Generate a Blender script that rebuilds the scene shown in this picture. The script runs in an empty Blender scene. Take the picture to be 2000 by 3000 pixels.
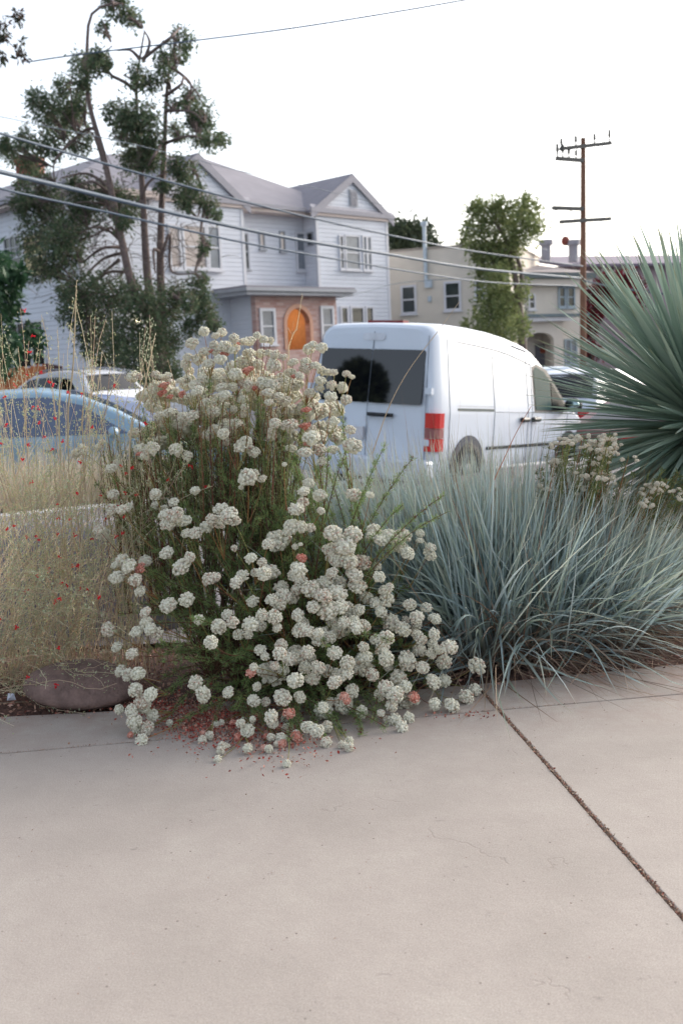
import bpy, math, numpy as np
from mathutils import Vector, Matrix
rng = np.random.default_rng(7)
C = bpy.context.scene.collection
PI = math.pi
V = lambda *a: np.array(a, float)

# ---------------------------------------------------------------- camera
PITCH, ROLL, CAMZ, FPX = math.atan(445/3000), .045, 1.25, 3000.
CF = V(0, math.cos(PITCH), -math.sin(PITCH)); CU0 = V(0, math.sin(PITCH), math.cos(PITCH)); CR0 = V(1, 0, 0)
CU = math.cos(ROLL)*CU0+math.sin(ROLL)*CR0; CR = math.cos(ROLL)*CR0-math.sin(ROLL)*CU0
CO = V(0, 0, CAMZ)
cam = bpy.data.cameras.new('camera'); co = bpy.data.objects.new('camera', cam); C.objects.link(co)
co.matrix_world = Matrix(((CR[0], CU[0], -CF[0], 0), (CR[1], CU[1], -CF[1], 0), (CR[2], CU[2], -CF[2], CAMZ), (0, 0, 0, 1)))
cam.sensor_fit = 'VERTICAL'; cam.sensor_height = 36; cam.sensor_width = 24; cam.lens = 36
cam.clip_start = .05; cam.clip_end = 3000
cam.dof.use_dof = True; cam.dof.focus_distance = 3.55; cam.dof.aperture_fstop = 4.2
bpy.context.scene.camera = co

# ---------------------------------------------------------------- world, sun, exposure
SUN_EL, SUN_AZ = math.radians(25), math.radians(50)      # azimuth from +Y towards +X
w = bpy.data.worlds.new('World'); bpy.context.scene.world = w; w.use_nodes = True
nt = w.node_tree; nt.nodes.clear()
sky = nt.nodes.new('ShaderNodeTexSky'); sky.sky_type = 'NISHITA'; sky.sun_disc = False
sky.sun_elevation = SUN_EL; sky.sun_rotation = SUN_AZ; sky.air_density = 1.0; sky.dust_density = 4.0; sky.ozone_density = 1.5
hs = nt.nodes.new('ShaderNodeHueSaturation'); hs.inputs['Saturation'].default_value = .5
bg = nt.nodes.new('ShaderNodeBackground'); bg.inputs[1].default_value = .15
ow = nt.nodes.new('ShaderNodeOutputWorld')
nt.links.new(sky.outputs[0], hs.inputs['Color']); nt.links.new(hs.outputs[0], bg.inputs[0]); nt.links.new(bg.outputs[0], ow.inputs[0])
sl = bpy.data.lights.new('sun', 'SUN'); sl.energy = .4; sl.angle = math.radians(40); sl.color = (1, .95, .9)
so = bpy.data.objects.new('sun', sl); C.objects.link(so)
sd = Vector((math.sin(SUN_AZ)*math.cos(SUN_EL), math.cos(SUN_AZ)*math.cos(SUN_EL), math.sin(SUN_EL)))
so.rotation_euler = (-sd).to_track_quat('-Z', 'Y').to_euler()
vs = bpy.context.scene.view_settings; vs.view_transform = 'Standard'; vs.look = 'None'; vs.exposure = 1.32; vs.gamma = 1

# ---------------------------------------------------------------- helpers
def ray(x, y): return CF+(x-1000)/FPX*CR+(1500-y)/FPX*CU
def at(x, y, Y): d = ray(x, y); return CO+d*(Y/d[1])
def gnd(x, y, z=0.): d = ray(x, y); return CO+d*((z-CAMZ)/d[2])
def lin(c):
    c = [v/255 for v in c]
    return tuple([v/12.92 if v <= .04045 else ((v+.055)/1.055)**2.4 for v in c])+(1,)

class MB:
    def __init__(s): s.v = []; s.f = []; s.n = 0; s.a = []; s.r = []; s.sm = []
    def add(s, v, f, smooth=False, a=None, r=None):
        v = np.asarray(v, float).reshape(-1, 3)
        fs = [np.asarray(q) for q in f] if isinstance(f, list) else [row for row in [np.asarray(f)]]
        if isinstance(f, list):
            for q in fs: s.f.append((q[None, :]+s.n, smooth))
        else: s.f.append((np.asarray(f)+s.n, smooth))
        s.v.append(v); s.a.append(np.zeros(len(v)) if a is None else np.asarray(a, float).ravel())
        s.r.append(np.full(len(v), .5) if r is None else np.asarray(r, float).ravel()); s.n += len(v); return s
    def build(s, name, mat, parent=None, bevel=0):
        me = bpy.data.meshes.new(name)
        if s.n:
            v = np.concatenate(s.v)
            loops = np.concatenate([q.ravel() for q, _ in s.f]).astype(np.int32)
            sizes = np.concatenate([np.full(q.shape[0], q.shape[1]) for q, _ in s.f]).astype(np.int32)
            sm = np.concatenate([np.full(q.shape[0], b) for q, b in s.f])
            me.vertices.add(len(v)); me.vertices.foreach_set('co', v.ravel().astype(np.float32))
            me.loops.add(len(loops)); me.loops.foreach_set('vertex_index', loops)
            me.polygons.add(len(sizes)); me.polygons.foreach_set('loop_start', np.concatenate([[0], np.cumsum(sizes)[:-1]]).astype(np.int32))
            me.polygons.foreach_set('use_smooth', sm.astype(bool))
            me.update(calc_edges=True); me.validate()
            for nm, dat in (('along', s.a), ('rnd', s.r)):
                at_ = me.attributes.new(nm, 'FLOAT', 'POINT'); at_.data.foreach_set('value', np.concatenate(dat).astype(np.float32))
        me.materials.append(mat)
        o = bpy.data.objects.new(name, me); C.objects.link(o)
        if parent is not None: o.parent = parent
        if bevel:
            b = o.modifiers.new('bevel', 'BEVEL'); b.width = bevel; b.segments = 2; b.limit_method = 'ANGLE'
        return o
    def box(s, lo, hi, M=None):
        x0, y0, z0 = lo; x1, y1, z1 = hi
        v = np.array([[x0, y0, z0], [x1, y0, z0], [x1, y1, z0], [x0, y1, z0], [x0, y0, z1], [x1, y0, z1], [x1, y1, z1], [x0, y1, z1]])
        if M is not None: v = M(v)
        return s.add(v, np.array([[0, 3, 2, 1], [4, 5, 6, 7], [0, 1, 5, 4], [1, 2, 6, 5], [2, 3, 7, 6], [3, 0, 4, 7]]))
    def prism(s, poly, z0, z1, M=None):        # poly in xy
        n = len(poly); v = np.array([[p[0], p[1], z0] for p in poly]+[[p[0], p[1], z1] for p in poly])
        if M is not None: v = M(v)
        s.add(v, [list(range(n))[::-1], list(range(n, 2*n))]+[[i, (i+1) % n, n+(i+1) % n, n+i] for i in range(n)]); return s
    def slab(s, pts, th):                       # thick polygon, thickness downwards
        p = np.array(pts, float); n = len(p); v = np.concatenate([p, p-[0, 0, th]])
        s.add(v, [list(range(n)), list(range(n, 2*n))[::-1]]+[[i, n+i, n+(i+1) % n, (i+1) % n] for i in range(n)]); return s
    def sphere(s, c, r, nu=12, nv=8):
        c = np.array(c); r = np.broadcast_to(np.array(r, float), 3)
        v = [[0, 0, -1]]+[[math.cos(2*PI*j/nu)*math.sin(PI*i/nv), math.sin(2*PI*j/nu)*math.sin(PI*i/nv), -math.cos(PI*i/nv)] for i in range(1, nv) for j in range(nu)]+[[0, 0, 1]]
        f = [[0, 1+(j+1) % nu, 1+j] for j in range(nu)]
        for i in range(nv-2):
            for j in range(nu): f.append([1+i*nu+j, 1+i*nu+(j+1) % nu, 1+(i+1)*nu+(j+1) % nu, 1+(i+1)*nu+j])
        L = 1+(nv-1)*nu
        f += [[L, L-nu+j, L-nu+(j+1) % nu] for j in range(nu)]
        return s.add(np.array(v)*r+c, f, True)
    def tubes(s, P, R, n=4, r=None, smooth=True):
        P = np.asarray(P, float); N, K, _ = P.shape; R = np.broadcast_to(np.asarray(R, float), (N, K))
        T = np.gradient(P, axis=1); T /= np.linalg.norm(T, axis=2, keepdims=True)+1e-9
        ref = np.where(np.abs(T[:, :1, 2:3]) > .8, V(1, 0, 0), V(0, 0, 1)); ref = np.broadcast_to(ref, T.shape)
        A = np.cross(T, ref); A /= np.linalg.norm(A, axis=2, keepdims=True)+1e-9; B = np.cross(T, A)
        an = np.arange(n)*2*PI/n
        v = P[:, :, None]+R[:, :, None, None]*(np.cos(an)[:, None]*A[:, :, None]+np.sin(an)[:, None]*B[:, :, None])
        k, j = np.meshgrid(np.arange(K-1), np.arange(n), indexing='ij'); j2 = (j+1) % n
        f = np.stack([k*n+j, k*n+j2, (k+1)*n+j2, (k+1)*n+j], -1).reshape(-1, 4)
        F = (f[None]+(np.arange(N)*K*n)[:, None, None]).reshape(-1, 4)
        a = np.broadcast_to(np.linspace(0, 1, K)[None, :, None], (N, K, n))
        rr = np.broadcast_to((rng.random(N) if r is None else np.asarray(r))[:, None, None], (N, K, n))
        s.add(v.reshape(-1, 3), F, smooth, a, rr)
        c = np.arange(n)
        if n > 3: s.add(v[:, 0].reshape(-1, 3), (c[::-1][None]+(np.arange(N)*n)[:, None]), False, None, rr[:, 0]); s.add(v[:, -1].reshape(-1, 3), (c[None]+(np.arange(N)*n)[:, None]), False, np.ones(N*n), rr[:, 0])
        return s
    def tube(s, pts, rad, n=8): 
        pts = np.asarray(pts, float); return s.tubes(pts[None], np.broadcast_to(np.asarray(rad, float), (1, len(pts))), n)
    def ribbons(s, P, W, fold=.25, r=None, up=None):
        P = np.asarray(P, float); N, K, _ = P.shape; W = np.broadcast_to(np.asarray(W, float), (N, K))
        T = np.gradient(P, axis=1); T /= np.linalg.norm(T, axis=2, keepdims=True)+1e-9
        u = rng.normal(size=(N, 1, 3))*.7+V(0, -.5, .6) if up is None else up
        S = np.cross(T, u); S /= np.linalg.norm(S, axis=2, keepdims=True)+1e-9; Nn = np.cross(S, T)
        v = np.stack([P-S*W[..., None]/2, P-Nn*W[..., None]*fold, P+S*W[..., None]/2], 2)
        k, j = np.meshgrid(np.arange(K-1), np.arange(2), indexing='ij')
        f = np.stack([k*3+j, k*3+j+1, k*3+3+j+1, k*3+3+j], -1).reshape(-1, 4)
        F = (f[None]+(np.arange(N)*K*3)[:, None, None]).reshape(-1, 4)
        a = np.broadcast_to(np.linspace(0, 1, K)[None, :, None], (N, K, 3))
        rr = np.broadcast_to((rng.random(N) if r is None else np.asarray(r))[:, None, None], (N, K, 3))
        return s.add(v.reshape(-1, 3), F, True, a, rr)
    def leaves(s, P, D, L, W, r=None):
        P = np.asarray(P, float); N = len(P); D = D/(np.linalg.norm(D, axis=1, keepdims=True)+1e-9)
        L = np.broadcast_to(np.asarray(L, float), N)[:, None]; W = np.broadcast_to(np.asarray(W, float), N)[:, None]
        S = np.cross(D, rng.normal(size=(N, 3))); S /= np.linalg.norm(S, axis=1, keepdims=True)+1e-9
        v = np.stack([P, P+D*L*.5+S*W*.5, P+D*L, P+D*L*.5-S*W*.5], 1)
        a = np.broadcast_to(V(0, .5, 1, .5), (N, 4)); rr = np.broadcast_to((rng.random(N) if r is None else np.asarray(r))[:, None], (N, 4))
        return s.add(v.reshape(-1, 3), np.arange(N*4).reshape(N, 4), False, a, rr)

def empty(name, loc=(0, 0, 0), rz=0):
    o = bpy.data.objects.new(name, None); C.objects.link(o); o.location = loc; o.rotation_euler = (0, 0, rz); o.empty_display_size = .1; return o
def tag(o, label, cat, group=None, kind=None):
    if label: o['label'] = label
    if cat: o['category'] = cat
    if group: o['group'] = group
    if kind: o['kind'] = kind
    return o
def struct(o, kind='structure', label=None): o['kind'] = kind; (label and o.__setitem__('label', label)); return o

def mat(name, col, rough=.8, metal=0, var=.12, scale=8, bump=0, bscale=60, spec=.5, hue=None, coat=0):
    m = bpy.data.materials.new(name); m.use_nodes = True; nt = m.node_tree; b = nt.nodes['Principled BSDF']
    b.inputs['Roughness'].default_value = rough; b.inputs['Metallic'].default_value = metal
    b.inputs['Specular IOR Level'].default_value = spec; b.inputs['Coat Weight'].default_value = coat
    c = lin(col); tc = nt.nodes.new('ShaderNodeTexCoord')
    nz = nt.nodes.new('ShaderNodeTexNoise'); nz.inputs['Scale'].default_value = scale; nz.inputs['Detail'].default_value = 6; nz.inputs['Roughness'].default_value = .65
    nt.links.new(tc.outputs['Object'], nz.inputs['Vector'])
    cr = nt.nodes.new('ShaderNodeValToRGB'); cr.color_ramp.elements[0].position = .3; cr.color_ramp.elements[1].position = .7
    c2 = lin(hue) if hue else c
    cr.color_ramp.elements[0].color = tuple(min(1, v*(1-var)) for v in c2[:3])+(1,); cr.color_ramp.elements[1].color = tuple(min(1, v*(1+var)) for v in c[:3])+(1,)
    nt.links.new(nz.outputs['Fac'], cr.inputs['Fac']); nt.links.new(cr.outputs[0], b.inputs['Base Color'])
    if bump:
        n2 = nt.nodes.new('ShaderNodeTexNoise'); n2.inputs['Scale'].default_value = bscale; n2.inputs['Detail'].default_value = 5; nt.links.new(tc.outputs['Object'], n2.inputs['Vector'])
        bp = nt.nodes.new('ShaderNodeBump'); bp.inputs['Strength'].default_value = bump; bp.inputs['Distance'].default_value = .01
        nt.links.new(n2.outputs['Fac'], bp.inputs['Height']); nt.links.new(bp.outputs[0], b.inputs['Normal'])
    return m
def rmat(name, cols, rough=.6, tip=None, base=None, trans=.0, spec=.35, tp=.75):
    """colour drawn per leaf / blade from a list; optional other colour towards its tip or base"""
    m = bpy.data.materials.new(name); m.use_nodes = True; nt = m.node_tree; b = nt.nodes['Principled BSDF']
    b.inputs['Roughness'].default_value = rough; b.inputs['Specular IOR Level'].default_value = spec
    ar = nt.nodes.new('ShaderNodeAttribute'); ar.attribute_name = 'rnd'
    cr = nt.nodes.new('ShaderNodeValToRGB'); e = cr.color_ramp.elements; n = len(cols)
    while len(e) < n: e.new(.5)
    for i, c in enumerate(cols): e[i].position = i/max(1, n-1); e[i].color = lin(c)
    nt.links.new(ar.outputs['Fac'], cr.inputs['Fac']); out = cr.outputs[0]
    aa = nt.nodes.new('ShaderNodeAttribute'); aa.attribute_name = 'along'
    for c, lo, hi, inv in ((tip, tp, 1., 0), (base, 0., .3, 1)):
        if c is None: continue
        mr = nt.nodes.new('ShaderNodeMapRange'); mr.inputs[1].default_value = lo; mr.inputs[2].default_value = hi
        mr.inputs[3].default_value = inv; mr.inputs[4].default_value = 1-inv; nt.links.new(aa.outputs['Fac'], mr.inputs[0])
        mx = nt.nodes.new('ShaderNodeMix'); mx.data_type = 'RGBA'; nt.links.new(mr.outputs[0], mx.inputs[0]); nt.links.new(out, mx.inputs[6]); mx.inputs[7].default_value = lin(c); out = mx.outputs[2]
    nt.links.new(out, b.inputs['Base Color'])
    if trans:
        tr = nt.nodes.new('ShaderNodeBsdfTranslucent'); nt.links.new(out, tr.inputs[0]); ms = nt.nodes.new('ShaderNodeMixShader'); ms.inputs[0].default_value = trans
        nt.links.new(b.outputs[0], ms.inputs[1]); nt.links.new(tr.outputs[0], ms.inputs[2]); nt.links.new(ms.outputs[0], nt.nodes['Material Output'].inputs[0])
    return m
def glassmat(name, col=(30, 34, 40), rough=.06, spec=.8):
    m = mat(name, col, rough, 0, .25, 1.2, spec=spec); return m
def emat(name, col, st):
    m = bpy.data.materials.new(name); m.use_nodes = True; b = m.node_tree.nodes['Principled BSDF']
    b.inputs['Base Color'].default_value = lin(col); b.inputs['Emission Color'].default_value = lin(col); b.inputs['Emission Strength'].default_value = st; return m
def siding(name, col, pitch=.16, var=.06, depth=.6):
    m = mat(name, col, .6, 0, var, .6); nt = m.node_tree; b = nt.nodes['Principled BSDF']
    tc = nt.nodes.new('ShaderNodeTexCoord'); sp = nt.nodes.new('ShaderNodeSeparateXYZ'); nt.links.new(tc.outputs['Object'], sp.inputs[0])
    dv = nt.nodes.new('ShaderNodeMath'); dv.operation = 'DIVIDE'; dv.inputs[1].default_value = pitch; nt.links.new(sp.outputs[2], dv.inputs[0])
    fr = nt.nodes.new('ShaderNodeMath'); fr.operation = 'FRACT'; nt.links.new(dv.outputs[0], fr.inputs[0])
    cr = nt.nodes.new('ShaderNodeValToRGB'); e = cr.color_ramp.elements; e[0].position = 0; e[0].color = (0, 0, 0, 1); e[1].position = .14; e[1].color = (1, 1, 1, 1); x = e.new(1.); x.color = (.8, .8, .8, 1)
    nt.links.new(fr.outputs[0], cr.inputs[0])
    bp = nt.nodes.new('ShaderNodeBump'); bp.inputs['Strength'].default_value = depth; bp.inputs['Distance'].default_value = .03; nt.links.new(cr.outputs[0], bp.inputs['Height']); nt.links.new(bp.outputs[0], b.inputs['Normal'])
    return m
def bez(a, b, c, K):      # quadratic, arrays (N,3) -> (N,K,3)
    t = np.linspace(0, 1, K)[None, :, None]; a = np.asarray(a)[:, None]; b = np.asarray(b)[:, None]; c = np.asarray(c)[:, None]
    return (1-t)**2*a+2*t*(1-t)*b+t*t*c
def unit(v): v = np.asarray(v, float); return v/(np.linalg.norm(v, axis=-1, keepdims=True)+1e-9)
def spline(pts, K):
    pts = np.asarray(pts, float); d = np.concatenate([[0], np.cumsum(np.linalg.norm(np.diff(pts, axis=0), axis=1))]); n = len(pts)
    t = np.linspace(0, d[-1], K); out = []
    for x in t:
        i = min(n-2, max(0, np.searchsorted(d, x)-1)); u = (x-d[i])/(d[i+1]-d[i])
        p0 = pts[max(0, i-1)]; p1 = pts[i]; p2 = pts[i+1]; p3 = pts[min(n-1, i+2)]
        out.append(.5*((2*p1)+(-p0+p2)*u+(2*p0-5*p1+4*p2-p3)*u*u+(-p0+3*p1-3*p2+p3)*u**3))
    return np.array(out)
exec_parts = []

# ---------------------------------------------------------------- materials
M_trim = mat('white_paint', (205, 205, 210), .5, var=.06, scale=2)
M_trimgrey = mat('grey_trim', (160, 162, 168), .6, var=.1, scale=3)
M_glass = glassmat('window_glass', (40, 50, 52), .08)
M_glassd = glassmat('dark_glass', (14, 16, 20), .04, .5)
M_black = mat('black_plastic', (24, 26, 30), .5)
M_tyre = mat('rubber', (30, 30, 33), .85)
M_rim = mat('grey_metal_rim', (130, 134, 140), .4, .6)
M_red = mat('red_lens', (190, 20, 18), .2, var=.1, coat=.5)
M_clear = mat('clear_lens', (190, 150, 150), .2, var=.1, coat=.5)
M_bark = mat('bark', (112, 97, 92), .9, var=.35, scale=12, bump=.8, bscale=30)
M_wire = mat('cable_rubber', (84, 98, 112), .6)

# ---------------------------------------------------------------- setting
def street_z(X): X = np.asarray(X, float); return -.36-.075*np.where(X > 0, np.minimum(X, 14)*np.minimum(X, 14)/(np.minimum(X, 14)+1.2), 0)
def sheet(name, xs, ys, zf, m):
    X, Y = np.meshgrid(xs, ys); Z = zf(X, Y); nx = len(xs); ny = len(ys)
    i, j = np.meshgrid(np.arange(nx-1), np.arange(ny-1)); a = j*nx+i
    f = np.stack([a, a+1, a+nx+1, a+nx], -1).reshape(-1, 4)
    return MB().add(np.stack([X, Y, Z], -1).reshape(-1, 3), f, True).build(name, m)
M_asph = mat('asphalt', (84, 86, 92), .85, var=.2, scale=3, bump=.3, bscale=150)
xs = np.concatenate([[-900, -300, -100, -40], np.linspace(-20, 30, 60), [60, 120, 300, 900]])
struct(sheet('ground', xs, np.array([-300, -60, -5, 2, 6, 9, 12, 16, 22, 30, 40, 60, 120, 300, 1200.]), lambda X, Y: street_z(X)-.02-.0*Y, M_asph), label='grey asphalt street and ground stretching to the horizon')
# kerb line: (-2.95,9.2,-.01) -> (1.32,12,-.12) -> on
KD = unit(V(1.32+2.95, 2.8, -.11)); K0 = V(-2.95, 9.2, -.01)
def kl(s, off=0, dz=0): return K0+KD*s+V(-KD[1], KD[0], 0)*off+V(0, 0, dz)
M_kerb = mat('kerb_concrete', (196, 194, 192), .8, var=.1, scale=10, bump=.2)
m = MB()
for i in range(14):
    a = -12+i*2.; b = a+1.985
    q = [kl(a, 0), kl(b, 0), kl(b, .17), kl(a, .17)]
    m.slab([p+V(0, 0, .01) for p in q], .45)
struct(m.build('kerb', M_kerb, bevel=.015), label='pale concrete kerb beyond the planting bed')
# grey pavement between bed and kerb
M_path = mat('grey_pavement', (112, 108, 110), .85, var=.1, scale=2, bump=.3, bscale=90)
m = MB(); n = 30; A_ = np.array([V(x, 4.62, -.012) for x in np.linspace(-14, 9, n)]); B_ = np.array([kl(s_)-V(0, 0, .004) for s_ in np.linspace(-14, 14, n)]); k = np.arange(n-1)
m.add(np.concatenate([A_, B_]), np.stack([k, k+1, n+k+1, n+k], 1), True)
struct(m.build('path', M_path), label='smooth grey pavement behind the planting bed')
m = MB().slab([kl(-14, .17), kl(2.3, .17), kl(2.3, .95), kl(-14, .95)], .3)
struct(m.build('parkway_soil', mat('soil', (92, 78, 66), .95, var=.3, scale=20, bump=.8)), label='strip of dry soil between kerb and street')

# concrete sidewalk slabs with real gaps
def concrete():
    m = bpy.data.materials.new('sidewalk_concrete'); m.use_nodes = True; nt = m.node_tree; b = nt.nodes['Principled BSDF']; b.inputs['Roughness'].default_value = .8; b.inputs['Specular IOR Level'].default_value = .3
    tc = nt.nodes.new('ShaderNodeTexCoord'); N = lambda t: nt.nodes.new(t)
    def noise(sc, det=6, ro=.6, vec=None):
        n = N('ShaderNodeTexNoise'); n.inputs['Scale'].default_value = sc; n.inputs['Detail'].default_value = det; n.inputs['Roughness'].default_value = ro; nt.links.new(vec or tc.outputs['Object'], n.inputs['Vector']); return n.outputs['Fac']
    def ramp(x, pts):
        c = N('ShaderNodeValToRGB'); e = c.color_ramp.elements
        while len(e) < len(pts): e.new(.5)
        for i, (p, col) in enumerate(pts): e[i].position = p; e[i].color = col if len(col) == 4 else col+(1,)
        nt.links.new(x, c.inputs[0]); return c.outputs[0]
    def mixc(f, a, b_, mode='MIX'):
        x = N('ShaderNodeMix'); x.data_type = 'RGBA'; x.blend_type = mode
        for s_, i in ((f, 0), (a, 6), (b_, 7)):
            if isinstance(s_, (int, float)): x.inputs[i].default_value = s_
            elif isinstance(s_, tuple): x.inputs[i].default_value = s_
            else: nt.links.new(s_, x.inputs[i])
        return x.outputs[2]
    base = ramp(noise(1.6, 8, .6), [(.3, lin((158, 149, 140))), (.5, lin((169, 159, 150))), (.72, lin((177, 168, 158)))])
    base = mixc(ramp(noise(14, 7, .7), [(.35, (0, 0, 0)), (.75, (.35, .35, .35))]), base, lin((150, 139, 131)))
    fine = ramp(noise(260, 4, .8), [(.32, (.72, .71, .70)), (.68, (1.24, 1.24, 1.24))]); base = mixc(1., base, fine, 'MULTIPLY')
    mp = N('ShaderNodeMapping'); mp.inputs['Scale'].default_value = (4, 11, 1); mp.inputs['Rotation'].default_value = (0, 0, .3); nt.links.new(tc.outputs['Object'], mp.inputs[0])
    scf = ramp(noise(3.2, 8, .75, mp.outputs[0]), [(.62, (0, 0, 0)), (.70, (.6, .6, .6))])
    base = mixc(scf, base, lin((104, 97, 95)))
    vo = N('ShaderNodeTexVoronoi'); vo.inputs['Scale'].default_value = 30; nt.links.new(tc.outputs['Object'], vo.inputs['Vector'])
    sp = ramp(vo.outputs['Distance'], [(.05, (1, 1, 1)), (.1, (0, 0, 0))])
    gate = ramp(noise(9, 3), [(.50, (0, 0, 0)), (.58, (1, 1, 1))]); base = mixc(mixc(1., sp, gate, 'MULTIPLY'), base, lin((100, 88, 82)))
    # hairline cracks
    wn = N('ShaderNodeTexNoise'); wn.inputs['Scale'].default_value = 5; wn.inputs['Detail'].default_value = 6; nt.links.new(tc.outputs['Object'], wn.inputs['Vector'])
    ad = N('ShaderNodeVectorMath'); ad.operation = 'MULTIPLY_ADD'; ad.inputs[1].default_value = (.25, .25, .25); nt.links.new(wn.outputs['Color'], ad.inputs[0]); nt.links.new(tc.outputs['Object'], ad.inputs[2])
    v2 = N('ShaderNodeTexVoronoi'); v2.feature = 'DISTANCE_TO_EDGE'; v2.inputs['Scale'].default_value = 1.7; nt.links.new(ad.outputs[0], v2.inputs['Vector'])
    ck = ramp(v2.outputs['Distance'], [(.0, (1, 1, 1)), (.004, (0, 0, 0))]); g2 = ramp(noise(2.3, 2), [(.56, (0, 0, 0)), (.6, (.32, .32, .32))])
    ckm = mixc(1., ck, g2, 'MULTIPLY'); base = mixc(ckm, base, lin((120, 106, 98)))
    # dirt gathered towards the planting bed
    sx = N('ShaderNodeSeparateXYZ'); nt.links.new(tc.outputs['Object'], sx.inputs[0])
    mr = N('ShaderNodeMapRange'); mr.inputs[1].default_value = 3.15; mr.inputs[2].default_value = 3.75; nt.links.new(sx.outputs[1], mr.inputs[0])
    dn = ramp(noise(7, 6, .7), [(.4, (0, 0, 0)), (.7, (.75, .75, .75))])
    base = mixc(mixc(1., mr.outputs[0], dn, 'MULTIPLY'), base, lin((150, 124, 112)))
    nt.links.new(base, b.inputs['Base Color'])
    bp = N('ShaderNodeBump'); bp.inputs['Strength'].default_value = .35; bp.inputs['Distance'].default_value = .004; nt.links.new(noise(45, 8, .7), bp.inputs['Height'])
    bp2 = N('ShaderNodeBump'); bp2.invert = True; bp2.inputs['Strength'].default_value = .6; bp2.inputs['Distance'].default_value = .003; nt.links.new(ckm, bp2.inputs['Height']); nt.links.new(bp.outputs[0], bp2.inputs['Normal'])
    nt.links.new(bp2.outputs[0], b.inputs['Normal']); return m
M_conc = concrete()
J1a, J1b = gnd(0, 2208), gnd(1400, 2085); J2a, J2b = gnd(1425, 2040), gnd(2000, 2690)
d1 = unit(J1b-J1a); d2 = unit(J2b-J2a)
def isect(p, d, q, e): A = np.array([[d[0], -e[0]], [d[1], -e[1]]]); t = np.linalg.solve(A, (q-p)[:2]); return p+d*t[0]
X0 = isect(J1a, d1, J2a, d2)
g1, g2 = .0025, .0055
e_pts = [gnd(-900, 2150), gnd(0, 2100), gnd(380, 2080), gnd(700, 2050), gnd(1100, 2030)]
eR = [gnd(1480, 1996), gnd(2000, 1945), gnd(2900, 1880)]
n1 = V(-d1[1], d1[0], 0); n2 = V(-d2[1], d2[0], 0)     # n2 points to +x
if n2[0] < 0: n2 = -n2
eC = isect(e_pts[-1], unit(eR[0]-e_pts[-1]), J2a, d2)
LA = e_pts+[eC-n2*g2, X0-n2*g2+n1*g1, J1a+n1*g1-d1*3]
LB = [J1a-n1*g1-d1*3, X0-n2*g2-n1*g1, X0-n2*g2+d2*5.5, X0-d1*5+d2*5.5]
off = n1*.012
LC = [eC+n2*g2]+eR+[X0+n2*g2+n1*g1+d1*4+off, X0+n2*g2+n1*g1]
LD = [X0+n2*g2-n1*g1, X0+n2*g2-n1*g1+d1*4, X0+d1*5+d2*5.5, X0+n2*g2+d2*5.5]
def slabpoly(P):
    P = [np.array([p[0], p[1], 0.]) for p in P]
    ar = sum(P[i][0]*P[(i+1) % len(P)][1]-P[(i+1) % len(P)][0]*P[i][1] for i in range(len(P)))
    if ar < 0: P = P[::-1]
    return P
m = MB()
for L_ in (LA, LB, LC, LD): m.slab(slabpoly(L_), .1)
struct(m.build('sidewalk', M_conc, bevel=.004), label='beige concrete sidewalk slabs with a diagonal expansion joint')
# planting bed soil / mulch
M_mulch = mat('mulch', (98, 70, 60), .95, var=.5, scale=45, bump=1., bscale=90, hue=(70, 52, 46))
m = MB(); nx, ny = 160, 60; X, Y = np.meshgrid(np.linspace(-9, 9, nx), np.linspace(2.9, 4.9, ny)); Z = -.03+.0*X
for k in range(60): 
    cx, cy, r_, h_ = rng.uniform(-5, 5), rng.uniform(3.7, 4.9), rng.uniform(.1, .3), rng.uniform(.0, .04); Z += h_*np.exp(-((X-cx)**2+(Y-cy)**2)/r_**2)
Z = np.where(Y < np.interp(X, [-3, -1.3, .5, 1.3, 3], [3.75, 3.75, 3.8, 4.05, 4.3]), -.035, Z); i, j = np.meshgrid(np.arange(nx-1), np.arange(ny-1)); a = j*nx+i
m.add(np.stack([X, Y, Z], -1).reshape(-1, 3), np.stack([a, a+1, a+nx+1, a+nx], -1).reshape(-1, 4), True)
struct(m.build('bed_soil', M_mulch), label='brown mulch soil of the planting bed')
# ---- litter: pieces on the bed, petals on the slab, grit in the joint
M_litter = rmat('litter', [(140, 104, 86), (176, 140, 120), (110, 76, 64), (196, 160, 142), (150, 78, 66)], .9)
N = 9500; P = np.stack([rng.uniform(-2.2, 2.4, N), rng.uniform(3.45, 4.6, N), np.zeros(N)], 1)
edge = np.interp(P[:, 0], [p[0] for p in e_pts]+[p[0] for p in eR], [p[1] for p in e_pts]+[p[1] for p in eR])
dd = P[:, 1]-edge; keep = (dd > -.01) | (rng.random(N) < np.exp(dd/.03)*.5); P = P[keep]; P[:, 2] = np.where(dd[keep] > 0, -.012+rng.random(keep.sum())*.02, .002+rng.random(keep.sum())*.003)
P = np.concatenate([P, np.stack([rng.uniform(-1.2, 1.6, 170), rng.uniform(1.9, 3.6, 170), np.full(170, .003)], 1)]); n = len(P); m = MB().leaves(P, np.stack([rng.normal(size=n), rng.normal(size=n), rng.normal(size=n)*.25], 1), np.where(np.arange(n) < n-170, rng.uniform(.006, .028, n), rng.uniform(.002, .007, n)), np.where(np.arange(n) < n-170, rng.uniform(.003, .014, n), rng.uniform(.001, .003, n)))
tag(m.build('leaf_litter', M_litter), 'dry brown leaf litter scattered over the planting bed', 'litter', kind='stuff')
def blob(n): 
    a = rng.normal(size=(n, 2)); return a
m = MB(); PP = []
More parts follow.
